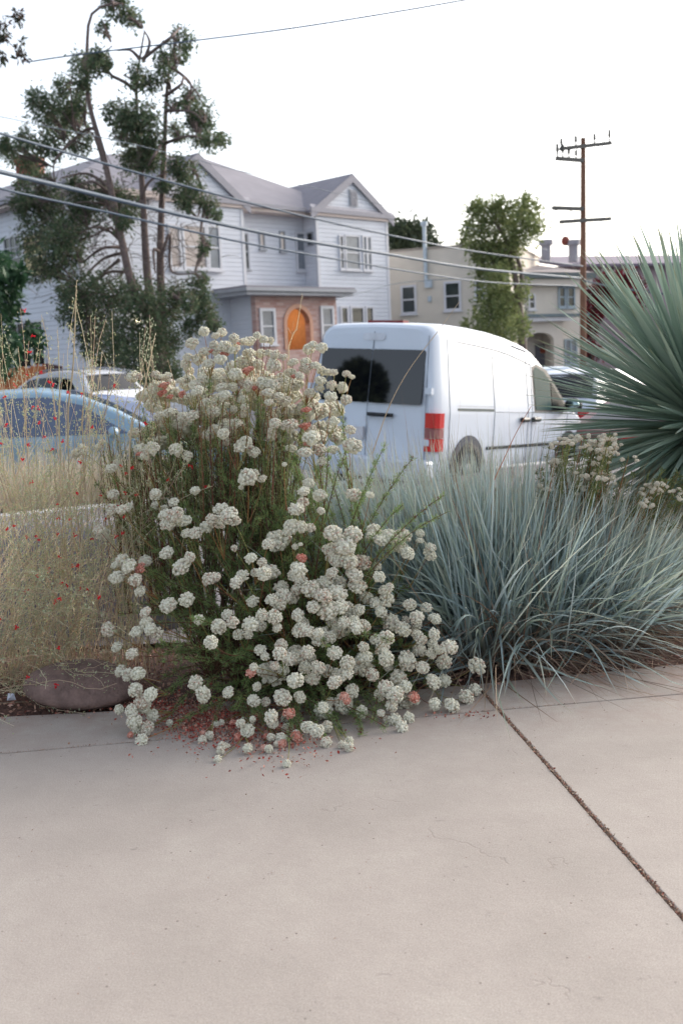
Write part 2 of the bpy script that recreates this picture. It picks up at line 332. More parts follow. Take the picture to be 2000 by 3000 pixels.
for (x, y, sx, sy, n) in ((700, 2120, 90, 38, 1100), (590, 2125, 50, 25, 420), (820, 2160, 80, 28, 420), (640, 2110, 70, 30, 700), (450, 2075, 50, 12, 260), (560, 2110, 70, 26, 700), (380, 2060, 60, 10, 200), (560, 2080, 60, 20, 200), (500, 2100, 60, 15, 90), (850, 2060, 90, 20, 260), (1350, 2095, 60, 6, 40), (850, 2235, 40, 15, 22), (700, 2200, 200, 45, 60), (480, 2060, 90, 18, 120)):
    for k in range(n): PP.append(gnd(x+rng.normal()*sx, y+rng.normal()*sy, .004))
PP = np.array(PP); n = len(PP); PP[:, 2] += rng.random(n)*.006
m.leaves(PP, np.stack([rng.normal(size=n), rng.normal(size=n), rng.normal(size=n)*.5], 1), rng.uniform(.005, .015, n), rng.uniform(.004, .011, n))
tag(m.build('fallen_petals', rmat('petal_litter', [(150, 52, 44), (176, 84, 70), (190, 130, 112), (120, 40, 36), (200, 170, 150), (150, 110, 90)], .9)), 'rust red and pink fallen petals strewn on the sidewalk under the white flower bush', 'petals', kind='stuff')
m = MB(); n = 4600; t = rng.random(n); P = X0[None]+d2[None]*(t[:, None]*3.6-.35)+n2[None]*(rng.uniform(-1, 1, n)*g2*.9)[:, None]; P[:, 2] = -.004+rng.random(n)*.008
m.leaves(P, np.stack([rng.normal(size=n), rng.normal(size=n), rng.normal(size=n)*.4], 1), rng.uniform(.003, .010, n), rng.uniform(.002, .006, n))
n = 900; t = rng.random(n); P = J1a[None]-d1[None]*.6+d1[None]*(t[:, None]*2.6)+n1[None]*(rng.normal(size=n)*.003)[:, None]; P[:, 2] = rng.random(n)*.003
m.leaves(P, np.stack([rng.normal(size=n), rng.normal(size=n), rng.normal(size=n)*.3], 1), rng.uniform(.002, .007, n), rng.uniform(.002, .004, n))
tag(m.build('joint_debris', rmat('grit', [(136, 84, 70), (164, 136, 112), (104, 88, 78), (184, 164, 144), (146, 66, 56)], .95)), 'reddish brown grit packed into the sidewalk joints', 'grit', kind='stuff')

# ================================================================ BUILDINGS
class Facade:
    """vertical plane through O with unit direction d (horizontal) ; n = outward normal (towards the street)"""
    def __init__(s, O, d):
        s.O = np.array(O, float); s.d = unit(d); s.n = V(s.d[1], -s.d[0], 0)
        if s.n[1] > 0: s.n = -s.n
    def px(s, x, y):
        r = ray(x, y); t = ((s.O-CO)@s.n)/(r@s.n); P = CO+r*t; return (P-s.O)@s.d, P[2]
    def P(s, u, z, out=0): return V(*(s.O+s.d*u+s.n*out)[:2], z)
    def M(s): return lambda v: s.O*V(1, 1, 0)+v[:, :1]*s.d+v[:, 1:2]*s.n+v[:, 2:3]*V(0, 0, 1)
    def off(s, out): return Facade(s.O+s.n*out, s.d)
def window(fc, u0, u1, z0, z1, root, frame=M_trim, glass=M_glass, cols=1, rows=2, grid=None, fw=.09, out=.06, sill=True, label=None, curtain=None):
    m = MB(); M = fc.M(); T = .001
    m.box((u0-fw, .0, z0-fw), (u0, out, z1+fw), M).box((u1, 0, z0-fw), (u1+fw, out, z1+fw), M)
    m.box((u0, 0, z0-fw), (u1, out-.002, z0), M).box((u0, 0, z1), (u1, out-.002, z1+fw), M)
    for k in range(1, cols): u = u0+(u1-u0)*k/cols; m.box((u-.05, 0, z0), (u+.05, out-.006, z1), M)
    for k in range(1, rows): z = z0+(z1-z0)*k/rows; m.box((u0, .0, z-.03), (u1, out-.012, z+.03), M)
    if grid:
        nu, nz, zlo = grid
        for k in range(1, nu): u = u0+(u1-u0)*k/nu; m.box((u-.014, 0, zlo), (u+.014, out-.018, z1), M)
        for k in range(1, nz): z = zlo+(z1-zlo)*k/nz; m.box((u0, 0, z-.014), (u1, out-.019, z+.014), M)
    f = m.build('window', frame, root)
    if label: f['label'] = label
    p = MB().box((u0, -.05, z0), (u1, .012, z1), M).build('pane', glass, f)
    if sill: MB().box((u0-fw-.05, -.01, z0-fw-.07), (u1+fw+.05, out+.06, z0-fw-.003), M).build('sill', frame, f)
    return f
S = 1.25
GR = -1.6
M_side = siding('white_siding', (210, 213, 221), .17)
M_roof = mat('grey_shingle', (140, 136, 142), .9, var=.1, scale=1.2, bump=.5, bscale=14)
M_eave = mat('eave_paint', (158, 155, 162), .7, var=.08)
M_soff = mat('soffit_paint', (200, 184, 176), .7, var=.06)
M_brick = None
def brick(name, c1, c2, mo, sc=1.):
    m = bpy.data.materials.new(name); m.use_nodes = True; nt = m.node_tree; b = nt.nodes['Principled BSDF']; b.inputs['Roughness'].default_value = .9
    tc = nt.nodes.new('ShaderNodeTexCoord'); mp = nt.nodes.new('ShaderNodeVectorMath'); mp.operation = 'DOT_PRODUCT'; mp.inputs[1].default_value = (.707, .707, 0); nt.links.new(tc.outputs['Object'], mp.inputs[0])
    sx = nt.nodes.new('ShaderNodeSeparateXYZ'); nt.links.new(tc.outputs['Object'], sx.inputs[0]); cx = nt.nodes.new('ShaderNodeCombineXYZ'); nt.links.new(mp.outputs['Value'], cx.inputs[0]); nt.links.new(sx.outputs[2], cx.inputs[1])
    br = nt.nodes.new('ShaderNodeTexBrick'); br.inputs['Scale'].default_value = sc; br.inputs['Color1'].default_value = lin(c1); br.inputs['Color2'].default_value = lin(c2); br.inputs['Mortar'].default_value = lin(mo)
    br.inputs['Mortar Size'].default_value = .012; br.inputs['Brick Width'].default_value = .34; br.inputs['Row Height'].default_value = .11
    nt.links.new(cx.outputs[0], br.inputs['Vector']); nt.links.new(br.outputs['Color'], b.inputs['Base Color']); return m
M_brick = brick('pale_brick', (176, 136, 126), (200, 172, 164), (178, 156, 150))
M_brickr = brick('red_brick', (150, 74, 62), (132, 62, 52), (120, 90, 80))

house = empty('white_house', (0, 0, 0)); tag(house, 'large white two-storey house with grey gabled roof, clapboard siding and arched brick porch', 'house')
dU = unit(V(1, 1, 0)); dV = unit(V(-1, 1, 0))
O = V(-6.7*S, 28.3*S, 0)
EZ = CAMZ+4.97*S                 # eave height
F0 = Facade(O, dU); FA = Facade(O, dV)
sB = 3.6*S*1.414; sC = 5.91*S*1.414; sD = 8.35*S*1.414      # a-values to distances along the facade
sB = F0.px(712, 700)[0]; sC = F0.px(932, 740)[0]; sD = F0.px(1136, 780)[0]
rec = .85
Md = lambda v: O*V(1, 1, 0)+v[:, :1]*dU+v[:, 1:2]*dV+v[:, 2:3]*V(0, 0, 1)
m = MB().prism([(0, 0), (sB, 0), (sB, rec), (sC, rec), (sC, 0), (sD, 0), (sD, 9), (5, 9), (5, 26), (0, 26)], GR, EZ, Md)
m.build('wall', M_side, house)
GO = .09
def gable(uL, uR, upk, zpk, zb, ridge_len, ov=.38, vent=False):
    # gable wall + its two roof slopes
    m = MB(); P = lambda u, v, z: Md(np.array([[u, v, z]]))[0]
    m.add([P(uL, -.002, zb), P(uR, -.002, zb), P(upk, -.002, zpk-.12)], [[0, 1, 2]]); m.build('gable_wall', M_side, house)
    k = (zpk-zb)/(uR-upk); dz = k*ov
    m = MB(); o = GO
    for ue in (uL-ov, uR+ov):
        q = [P(ue, -o, zb-dz+.12), P(upk, -o, zpk+.12), P(upk, ridge_len, zpk+.12), P(ue, ridge_len, zb-dz+.12)]
        if ue > upk: q = q[::-1]
        m.slab(q, .1)
    r = m.build('roof', M_roof, house)
    m = MB()                       # rake boards along the gable edge
    for ue in (uL-ov, uR+ov):
        a, b = P(ue, -o-.03, zb-dz+.02), P(upk, -o-.03, zpk+.02); h = V(0, 0, .26)
        q = [a-h, a+V(0, 0, .08), b+V(0, 0, .08), b-h]; t = dV*.05
        m.add([*q, *[x+t for x in q]], [[0, 1, 2, 3], [7, 6, 5, 4], [0, 4, 5, 1], [1, 5, 6, 2], [2, 6, 7, 3], [3, 7, 4, 0]])
    m.build('rake_board', M_eave, house)
    # horizontal cornice with its own little roof at the gable foot
    m = MB(); m.box((uL-ov, -o, zb-.32), (uR+ov, -.004, zb-.07), Md); m.build('cornice', M_soff, house)
    m = MB(); m.box((uL-ov-.03, -o-.05, zb-.2), (uR+ov+.03, -o-.003, zb-.02), Md); m.add([P(uL-ov, -o-.04, zb-.05), P(uR+ov, -o-.04, zb-.05), P(uR+ov, -.01, zb+.12), P(uL-ov, -.01, zb+.12)], [[0, 1, 2, 3]]); m.build('gutter', M_eave, house)
    m.n
def fz(fc, x, y): return fc.px(x, y)
pkB = F0.px(577, 458); pkD = F0.px(1046, 520)
uBL = F0.px(436, 600)[0]
zbB = F0.px(600, 590)[1]; zbD = F0.px(1040, 622)[1]
gable(2*pkB[0]-sB, sB, pkB[0], pkB[1], EZ, 7.)
gable(sC, sD, (sC+sD)/2, pkD[1], EZ, 7., vent=True)
# main roof (hip + long rear wing)
def R3(x, y, Y): return at(x, y, Y)
R1 = R3(322, 448, 35.2*S); R2 = R3(578, 460, 36.2*S); R2[2] = R1[2] = (R1[2]+R2[2])/2
ov = .5
def PP_(u, v, z): return Md(np.array([[u, v, z]]))[0]
Ez = EZ-.12
c_n = PP_(-ov, -ov+.0, Ez); c_r = PP_(sD+.2, rec*.5-ov, Ez); c_fr = PP_(sD+.2, 9+ov, Ez); Rl = R1+dV*18; c_l = PP_(-ov, 26, Ez); in_ = PP_(5+ov, 9+ov, Ez); in_l = PP_(5+ov+2, 26, Ez)
c_n2 = PP_(-ov, rec-ov, Ez); c_r2 = PP_(sD-.1, rec-ov, Ez)
m = MB(); m.slab([c_n2, c_r2, R2, R1], .12); m.slab([c_l, c_n2, R1, Rl], .12); m.slab([c_r2, c_fr, R2], .12); m.slab([c_fr, in_, R1, R2], .12); m.slab([in_, in_l, Rl, R1], .12)
m.build('roof', M_roof, house)
m = MB(); m.box((-ov, -ov, Ez-.2), (2*pkB[0]-sB-.2, 0, Ez+.02), Md); m.box((-ov, 0, Ez-.2), (-.004, 26, Ez+.02), Md); m.box((sB+.1, rec-.6, Ez-.2), (sC-.1, rec-.004, Ez-.0), Md)
m.build('eave', M_soff, house)
m = MB(); m.box((-ov-.1, -.6, Ez-.08), (-ov-.003, 26, Ez+.1), Md); m.box((sB+.4, rec-.7, Ez-.06), (sC-.4, rec-.604, Ez+.1), Md); m.build('gutter', M_eave, house)
# chimney
cb = at(102, 560, 38*S); m = MB(); m.box((cb[0]-.62, cb[1]-.45, GR), (cb[0]+.42, cb[1]+.45, at(100, 462, 38*S)[2])); m.build('chimney', M_brickr, house)
m = MB(); zt = at(100, 462, 38*S)[2]; m.box((cb[0]-.68, cb[1]-.51, zt-.25), (cb[0]+.48, cb[1]+.51, zt-.08)); m.build('chimney_cap', M_brickr, house)
FC = F0.off(-rec)
def winpx(fc, x0, x1, y0, y1, root=house, **k):
    a = fc.px(x0, (y0+y1)/2)[0]; b = fc.px(x1, (y0+y1)/2)[0]; z1 = fc.px((x0+x1)/2, y0)[1]; z0 = fc.px((x0+x1)/2, y1)[1]
    return window(fc, min(a, b), max(a, b), z0, z1, root, **k)
M_litpane = mat('pale_lit_glass', (190, 176, 168), .15, var=.1, scale=2, spec=.8)  # pale tone of lit, reflecting panes put into the glass colour
M_gcurt = mat('grey_curtain_glass', (120, 126, 134), .15, var=.25, scale=1.5, spec=.8)
winpx(F0, 499, 525, 664, 782, glass=M_litpane); winpx(F0, 540, 600, 664, 782, glass=M_litpane); winpx(F0, 612, 640, 667, 785, glass=M_gcurt, label='window with a darker pane')
winpx(FC, 717, 724, 688, 786, fw=.05, frame=M_trimgrey)
winpx(FC, 761, 771, 680, 726, rows=1, fw=.05, glass=M_litpane, frame=M_trimgrey); winpx(FC, 821, 831, 681, 732, rows=1, fw=.05, glass=M_litpane, frame=M_trimgrey)
winpx(FC, 870, 893, 686, 788, glass=M_gcurt)
FS = Facade(PP_(sC, 0, 0), dV)
m = MB(); Ms = lambda v: PP_(sC, 0, 0)*V(1, 1, 0)+v[:, :1]*dV+v[:, 1:2]*(-dU)+v[:, 2:3]*V(0, 0, 1)
zz = F0.px(915, 680)[1], F0.px(915, 712)[1]
f = MB().box((.22, .0, zz[1]-.06), (.58, .05, zz[0]+.06), Ms).build('window', M_trimgrey, house); MB().box((.28, .01, zz[1]), (.52, .06, zz[0]), Ms).build('pane', M_glassd, f)
winpx(F0, 996, 1003, 694, 785, glass=M_glass, fw=.06); winpx(F0, 1012, 1050, 694, 787, glass=M_gcurt, fw=.06); winpx(F0, 1063, 1084, 696, 789, glass=M_gcurt, fw=.06, cols=2)
winpx(F0, 1001, 1016, 903, 990, glass=M_glass, rows=2); winpx(F0, 1030, 1062, 903, 990, glass=M_glass); winpx(F0, 1074, 1090, 903, 990, glass=M_glass)
# attic vent
a = F0.px(1024, 560); b = F0.px(1043, 602)
m = MB().box((a[0]-.06, .0, b[1]-.06), (b[0]+.06, .05, a[1]+.06), F0.M()); f = m.build('attic_vent', M_trimgrey, house)
m = MB()
for k in range(9): z = b[1]+(a[1]-b[1])*k/9; m.box((a[0], .04, z), (b[0], .075, z+(a[1]-b[1])/9*.6), F0.M())
m.build('louvre', M_eave, f)
# corner boards
m = MB()
for u, v in ((0, 0), (sB, 0), (sC, 0), (sD, 0)): MB().box((u-.07, v-.02, GR), (u+.07, v+.1, EZ-.33), Md).build('corner_board', M_trim, house)
# side (left) wing windows
a = FA
for (x0, x1, y0, y1, g) in ((20, 68, 695, 815, 3), (76, 130, 690, 808, 3), (42, 92, 948, 1075, 3), (98, 131, 943, 1068, 3)):
    u0, u1 = sorted((a.px(x0, (y0+y1)/2)[0], a.px(x1, (y0+y1)/2)[0])); z1 = a.px((x0+x1)/2, y0)[1]; z0 = a.px((x0+x1)/2, y1)[1]
    window(a, u0, u1, z0, z1, house, grid=(g, 2, (z0+z1)/2), fw=.1, glass=M_glassd if y0 > 900 else (M_glass if x0 < 50 else mat('lit_curtain', (226, 204, 150), .3)))
# brick porch
PO = 2.3; FP = F0.off(PO-rec)
p0 = FP.px(750, 930)[0]; p1 = FP.px(986, 930)[0]; zt = FP.px(870, 868)[1]; zb = GR
ax0 = FP.px(842, 1000)[0]; ax1 = FP.px(909, 1000)[0]; am = (ax0+ax1)/2; ar = (ax1-ax0)/2; az = FP.px(876, 903)[1]-ar; zfl = FP.px(876, 1024)[1]
def archwall(M, p0, p1, z0, zt, ax0, ax1, zfl, az, th):
    m = MB(); am = (ax0+ax1)/2; ar = (ax1-ax0)/2; n = 16
    m.box((p0, -th, z0), (ax0, 0, zt), M).box((ax1, -th, z0), (p1, 0, zt), M).box((ax0, -th, z0), (ax1, 0, zfl), M)
    pts = [(am-ar*math.cos(PI*k/n), az+ar*math.sin(PI*k/n)) for k in range(n+1)]
    for k in range(n):
        (a, b), (c, d) = pts[k], pts[k+1]
        v = M(np.array([[a, 0, b], [c, 0, d], [c, 0, zt], [a, 0, zt], [a, -th, b], [c, -th, d], [c, -th, zt], [a, -th, zt]]))
        m.add(v, [[0, 1, 2, 3], [7, 6, 5, 4], [0, 4, 5, 1], [3, 2, 6, 7]])
    return m
archwall(FP.M(), p0, p1, zb, zt, ax0, ax1, zfl, az, .25).build('porch_wall', M_brick, house)
m = MB(); n = 16; Mp = FP.M()
for k in range(n):
    q = []
    for t in (k, k+1):
        for r_ in (ar, ar+.16): q.append([am-r_*math.cos(PI*t/n), .04, az+r_*math.sin(PI*t/n)])
    v = np.array([q[0], q[1], q[3], q[2]]); v2 = v.copy(); v2[:, 1] = -.2; v2 = np.concatenate([v, v2]); m.add(Mp(v2), [[0, 1, 2, 3], [7, 6, 5, 4], [0, 4, 5, 1], [1, 5, 6, 2], [2, 6, 7, 3], [3, 7, 4, 0]])
m.box((ax0-.16, -.2, zfl), (ax0-.002, .04, az), Mp).box((ax1+.002, -.2, zfl), (ax1+.16, .04, az), Mp)
m.build('arch_trim', mat('terracotta_trim', (206, 160, 136), .8), house)
M_stucco = mat('warm_stucco', (196, 160, 120), .8)
m = MB(); m.box((p0, -PO, zb), (p0+.15, -.252, zt), Mp).box((p1-.15, -PO, zb), (p1, -.252, zt), Mp); m.build('porch_side_wall', M_side, house)
m = MB(); m.box((ax0-.5, -PO+.02, zb), (ax1+.5, -PO+.1, zt), Mp); m.box((ax0-.5, -PO, zb), (ax1+.5, -.26, zfl), Mp); m.box((ax0-.5, -PO, az+ar+.25), (ax1+.5, -.26, az+ar+.35), Mp)
m.box((ax0-.6, -PO, zfl), (ax0-.5, -.26, zt), Mp).box((ax1+.5, -PO, zfl), (ax1+.6, -.26, zt), Mp); m.build('porch_interior', M_stucco, house)
d_ = MB().box((am-.48, -PO+.1, zfl), (am+.48, -PO+.16, zfl+2.05), Mp).build('door', mat('orange_door', (190, 120, 60), .5), house)
MB().box((am-.16, -PO+.16, zfl+1.45), (am+.16, -PO+.18, zfl+1.8), Mp).build('door_window', M_glassd, d_)
lp = FP.P(am+.05, az+ar-.1, -PO+.9)
MB().sphere(lp, (.1, .1, .14)).build('porch_lamp', emat('lamp_glow', (255, 150, 50), 3), house)
ld = bpy.data.lights.new('porch_lamp_light', 'POINT'); ld.energy = 9; ld.color = (1, .72, .46); ld.shadow_soft_size = .12; lo = bpy.data.objects.new('porch_lamp_light', ld); C.objects.link(lo); lo.location = lp-V(.0, 0, .3)
winpx(FP, 768, 800, 912, 1000, glass=M_gcurt, fw=.12); winpx(FP, 945, 972, 905, 1000, glass=M_gcurt, fw=.12)
q0 = FP.px(697, 850)[0]; 
m = MB(); m.box((p0-.75, -PO, zt), (p1+.55, .45, zt+.14), Mp); m.box((p0-.85, -PO, zt+.14), (p1+.65, .55, zt+.26), Mp); m.build('porch_roof', M_trimgrey, house)
m = MB(); m.box((p0-.8, -PO, zt+.261), (p1+.6, .5, zt+.33), Mp); m.build('porch_roof_cap', M_roof, house)

# ---- beige stucco building
bld = empty('beige_building'); tag(bld, 'beige stucco two-storey building with flat parapet between the white house and the street tree', 'building')
SB = 1.25; M_beige = mat('beige_stucco', (210, 201, 188), .9, var=.07, scale=.7, bump=.2)
Pc = at(1492, 900, 38*SB); FB = Facade(V(Pc[0], Pc[1], 0), V(-1, .36, 0))
MB_ = FB.M(); zp = FB.px(1350, 722)[1]; L_ = 13
m = MB().box((0, -9, GR-1), (L_, 0, zp), MB_); m.build('wall', M_beige, bld)
MB().box((-.05, -9.1, zp), (L_+.05, .05, zp+.09), MB_).build('parapet_cap', mat('parapet_metal', (150, 140, 130), .6), bld)
M_grn = mat('blue_grey_frame', (140, 156, 168), .5)
for x0, x1, y0, y1 in ((1180, 1214, 842, 914), (1306, 1344, 830, 904), (1395, 1412, 826, 870)):
    winpx(FB, x0, x1, y0, y1, bld, glass=M_glass, fw=.1, frame=M_trim)
winpx(FB, 1190, 1216, 1000, 1080, bld, glass=M_glass)
def fbox(fc, x0, x1, y0, y1, d0, d1, name, mt, root):
    u0, u1 = sorted((fc.px(x0, (y0+y1)/2)[0], fc.px(x1, (y0+y1)/2)[0])); z1 = fc.px((x0+x1)/2, y0)[1]; z0 = fc.px((x0+x1)/2, y1)[1]
    return MB().box((u0, d0, z0), (u1, d1, z1), fc.M()).build(name, mt, root)
M_pipe = mat('pipe_paint', (178, 190, 200), .5, .2)
ud, zd = FB.px(1246, 740); 
m = MB(); m.tube([FB.P(ud, FB.px(1250, 830)[1], .12), FB.P(ud, FB.px(1244, 655)[1], .12)], .09, 10); m.tube([FB.P(ud, FB.px(1244, 662)[1], .12), FB.P(ud, FB.px(1244, 650)[1], .12)], .17, 10); m.build('vent_pipe', M_pipe, bld)
fbox(FB, 1246, 1266, 820, 843, .0, .2, 'meter_box', M_pipe, bld); fbox(FB, 1254, 1263, 868, 884, 0, .1, 'wall_vent', M_pipe, bld)

# ---- cream house
crm = empty('cream_house'); tag(crm, 'cream stucco house with arched entry, seen between the street tree and the wooden utility pole', 'house')
M_cream = mat('cream_stucco', (206, 198, 188), .9, var=.07, scale=.8, bump=.2)
Pq = at(1500, 900, 51); FQ = Facade(V(Pq[0], Pq[1], 0), V(1, .62, 0)); MQ = FQ.M()
uR = FQ.px(1702, 900)[0]; ze = FQ.px(1620, 800)[1]
MB().box((-2, -8, GR-2), (uR, 0, ze), MQ).build('wall', M_cream, crm)
m = MB(); zr = FQ.px(1600, 738)[1]-.2
q = lambda u, v, z: MQ(np.array([[u, v, z]]))[0]
m.slab([q(-2.3, .5, ze), q(uR+.4, .5, ze), q(uR-1, -3.2, zr), q(-1.5, -3.2, zr)], .12); m.slab([q(uR+.4, .5, ze), q(uR+.4, -8, ze), q(uR-1, -3.2, zr)], .1); m.build('roof', mat('tan_roof', (150, 140, 138), .9, var=.1), crm)
MB().box((-2.35, .45, ze-.3), (uR+.45, .6, ze-.02), MQ).build('gutter', mat('dark_gutter', (74, 88, 92), .6), crm)
MB().box((-2.2, .002, ze-.62), (uR+.3, .44, ze-.31), MQ).build('eave', M_cream, crm)
winpx(FQ, 1637, 1651, 845, 896, crm, frame=M_grn, glass=M_glass); winpx(FQ, 1662, 1678, 845, 896, crm, frame=M_grn, glass=M_glass)
winpx(FQ, 1549, 1562, 866, 902, crm, frame=M_trim, glass=M_glass)
winpx(FQ, 1655, 1684, 998, 1065, crm, frame=M_grn, glass=M_gcurt, cols=2)
fbox(FQ, 1640, 1676, 820, 842, 0, .15, 'shutter_box', M_grn, crm)
FQ2 = FQ.off(1.2); a0 = FQ2.px(1520, 1040)[0]; a1 = FQ2.px(1648, 1040)[0]; zt2 = FQ2.px(1580, 942)[1]
e0 = FQ2.px(1542, 1040)[0]; e1 = FQ2.px(1622, 1040)[0]; zar = FQ2.px(1580, 1000)[1]
m = MB(); M2 = FQ2.M(); m.box((a0, -.25, GR-2), (e0, 0, zt2), M2).box((e1, -.25, GR-2), (a1, 0, zt2), M2)
n = 12; em = (e0+e1)/2; eh = (e1-e0)/2; pts = [(em-eh*math.cos(PI*k/n), zar+.42*math.sin(PI*k/n)) for k in range(n+1)]
for k in range(n):
    (a, b), (c, d) = pts[k], pts[k+1]; v = M2(np.array([[a, 0, b], [c, 0, d], [c, 0, zt2], [a, 0, zt2], [a, -.25, b], [c, -.25, d], [c, -.25, zt2], [a, -.25, zt2]])); m.add(v, [[0, 1, 2, 3], [7, 6, 5, 4], [0, 4, 5, 1], [3, 2, 6, 7]])
m.box((a0, -1.2, GR-2), (a0+.15, -.252, zt2), M2).box((a1-.15, -1.2, GR-2), (a1, -.252, zt2), M2)
m.build('entry_porch', M_cream, crm)
MB().box((a0-.4, -1.2, zt2), (a1+.4, .35, zt2+.2), M2).build('entry_roof', M_trim, crm); MB().box((a0-.5, -1.2, zt2+.2), (a1+1.4, .45, zt2+.34), M2).build('entry_roof_cap', mat('teal_cap', (92, 110, 118), .6), crm)
dq = fbox(FQ, 1566, 1602, 1008, 1110, .02, .08, 'door', mat('grey_door', (108, 106, 116), .6), crm)
w_ = fbox(FQ, 1578, 1592, 1020, 1034, .08, .12, 'wreath', mat('rust_wreath', (150, 80, 60), .9), crm)
fbox(FQ, 1610, 1630, 1052, 1090, .4, .5, 'mailbox', M_trim, crm)
cc = q(uR-3.2, -3.3, 0); m = MB().box((cc[0]-.45, cc[1]-.4, ze), (cc[0]+.5, cc[1]+.4, at(1655, 712, cc[1])[2])); m.build('chimney', mat('metal_chimney', (150, 156, 170), .6), crm)
ct = at(1655, 706, cc[1]); MB().sphere(ct, (.22, .22, .25)).build('chimney_pot', M_brickr, crm)
for x in (1598, 1678):
    b = at(x, 745, cc[1]); t_ = at(x, 718, cc[1]); m = MB().tube([b-V(0, 0, .4), t_], .25, 10).tube([t_, t_+V(0, 0, .25)], .37, 10); m.build('roof_vent', M_eave, crm)

# ---- mauve building with bougainvillea
mv = empty('mauve_building'); tag(mv, 'dusky mauve building with low tiled roof behind the spiky yucca', 'building')
Pm = at(1700, 900, 60); FM_ = Facade(V(Pm[0], Pm[1], 0), V(1, .35, 0)); MM = FM_.M(); zm = FM_.px(1780, 775)[1]
MB().box((-1, -8, GR-3), (12, 0, zm), MM).build('wall', mat('mauve_stucco', (156, 140, 146), .9, var=.1), mv)
m = MB(); q = lambda u, v, z: MM(np.array([[u, v, z]]))[0]; m.slab([q(-1.5, .6, zm), q(12.5, .6, zm), q(12.5, -5, zm+1.), q(-1.5, -5, zm+1.)], .15); m.build('roof', mat('mauve_roof', (128, 118, 130), .9, var=.15), mv)
for x0, x1 in ((1765, 1785), (1800, 1820), (1838, 1855)): winpx(FM_, x0, x1, 785, 820, mv, glass=M_glass, fw=.1)
winpx(FM_, 1712, 1728, 820, 870, mv, glass=M_glassd, fw=.1); winpx(FM_, 1712, 1730, 1000, 1060, mv, glass=M_glassd, fw=.1)

# ---- wooden fence by the white house
fn = empty('wooden_fence'); tag(fn, 'orange-brown vertical board fence left of the dense conifer', 'fence')
M_wood = rmat('fence_boards', [(196, 120, 76), (210, 136, 92), (176, 100, 66), (216, 148, 104)], .85)
fa = at(-60, 1080, 31); fb = at(132, 1060, 31.5); ftop = fb[2]; n = 22; m = MB()
for k in range(n):
    p = fa+(fb-fa)*k/n; q_ = fa+(fb-fa)*(k+.93)/n; z = ftop-.1-.06*(n-k)/n*2+rng.normal()*.03
    v = np.array([[p[0], p[1], -1], [q_[0], q_[1], -1], [q_[0], q_[1]+.03, -1], [p[0], p[1]+.03, -1], [p[0], p[1], z], [q_[0], q_[1], z], [q_[0], q_[1]+.03, z], [p[0], p[1]+.03, z]])
    m.add(v, np.array([[0, 3, 2, 1], [4, 5, 6, 7], [0, 1, 5, 4], [1, 2, 6, 5], [2, 3, 7, 6], [3, 0, 4, 7]]), r=np.full(8, rng.random()))
m.build('boards', M_wood, fn)
m = MB().box((fa[0], fa[1]+.05, .6), (fb[0], fb[1]+.1, .72)); m.build('rail', mat('fence_rail', (140, 84, 56)), fn)
f2 = empty('dark_fence'); tag(f2, 'short dark brown fence panel right of the orange board fence', 'fence')
a = at(136, 1090, 32); b = at(185, 1090, 32); m = MB(); zt_ = at(150, 1064, 32)[2]
for k in range(6): x = a[0]+(b[0]-a[0])*k/6; m.box((x, 32, -1), (x+(b[0]-a[0])/6*.94, 32.04, zt_-.02*k))
m.build('boards', mat('dark_boards', (96, 74, 78), .9), f2); MB().box((a[0], 32.06, .5), (b[0], 32.1, .6)).build('rail', mat('dark_rail', (90, 70, 72)), f2)

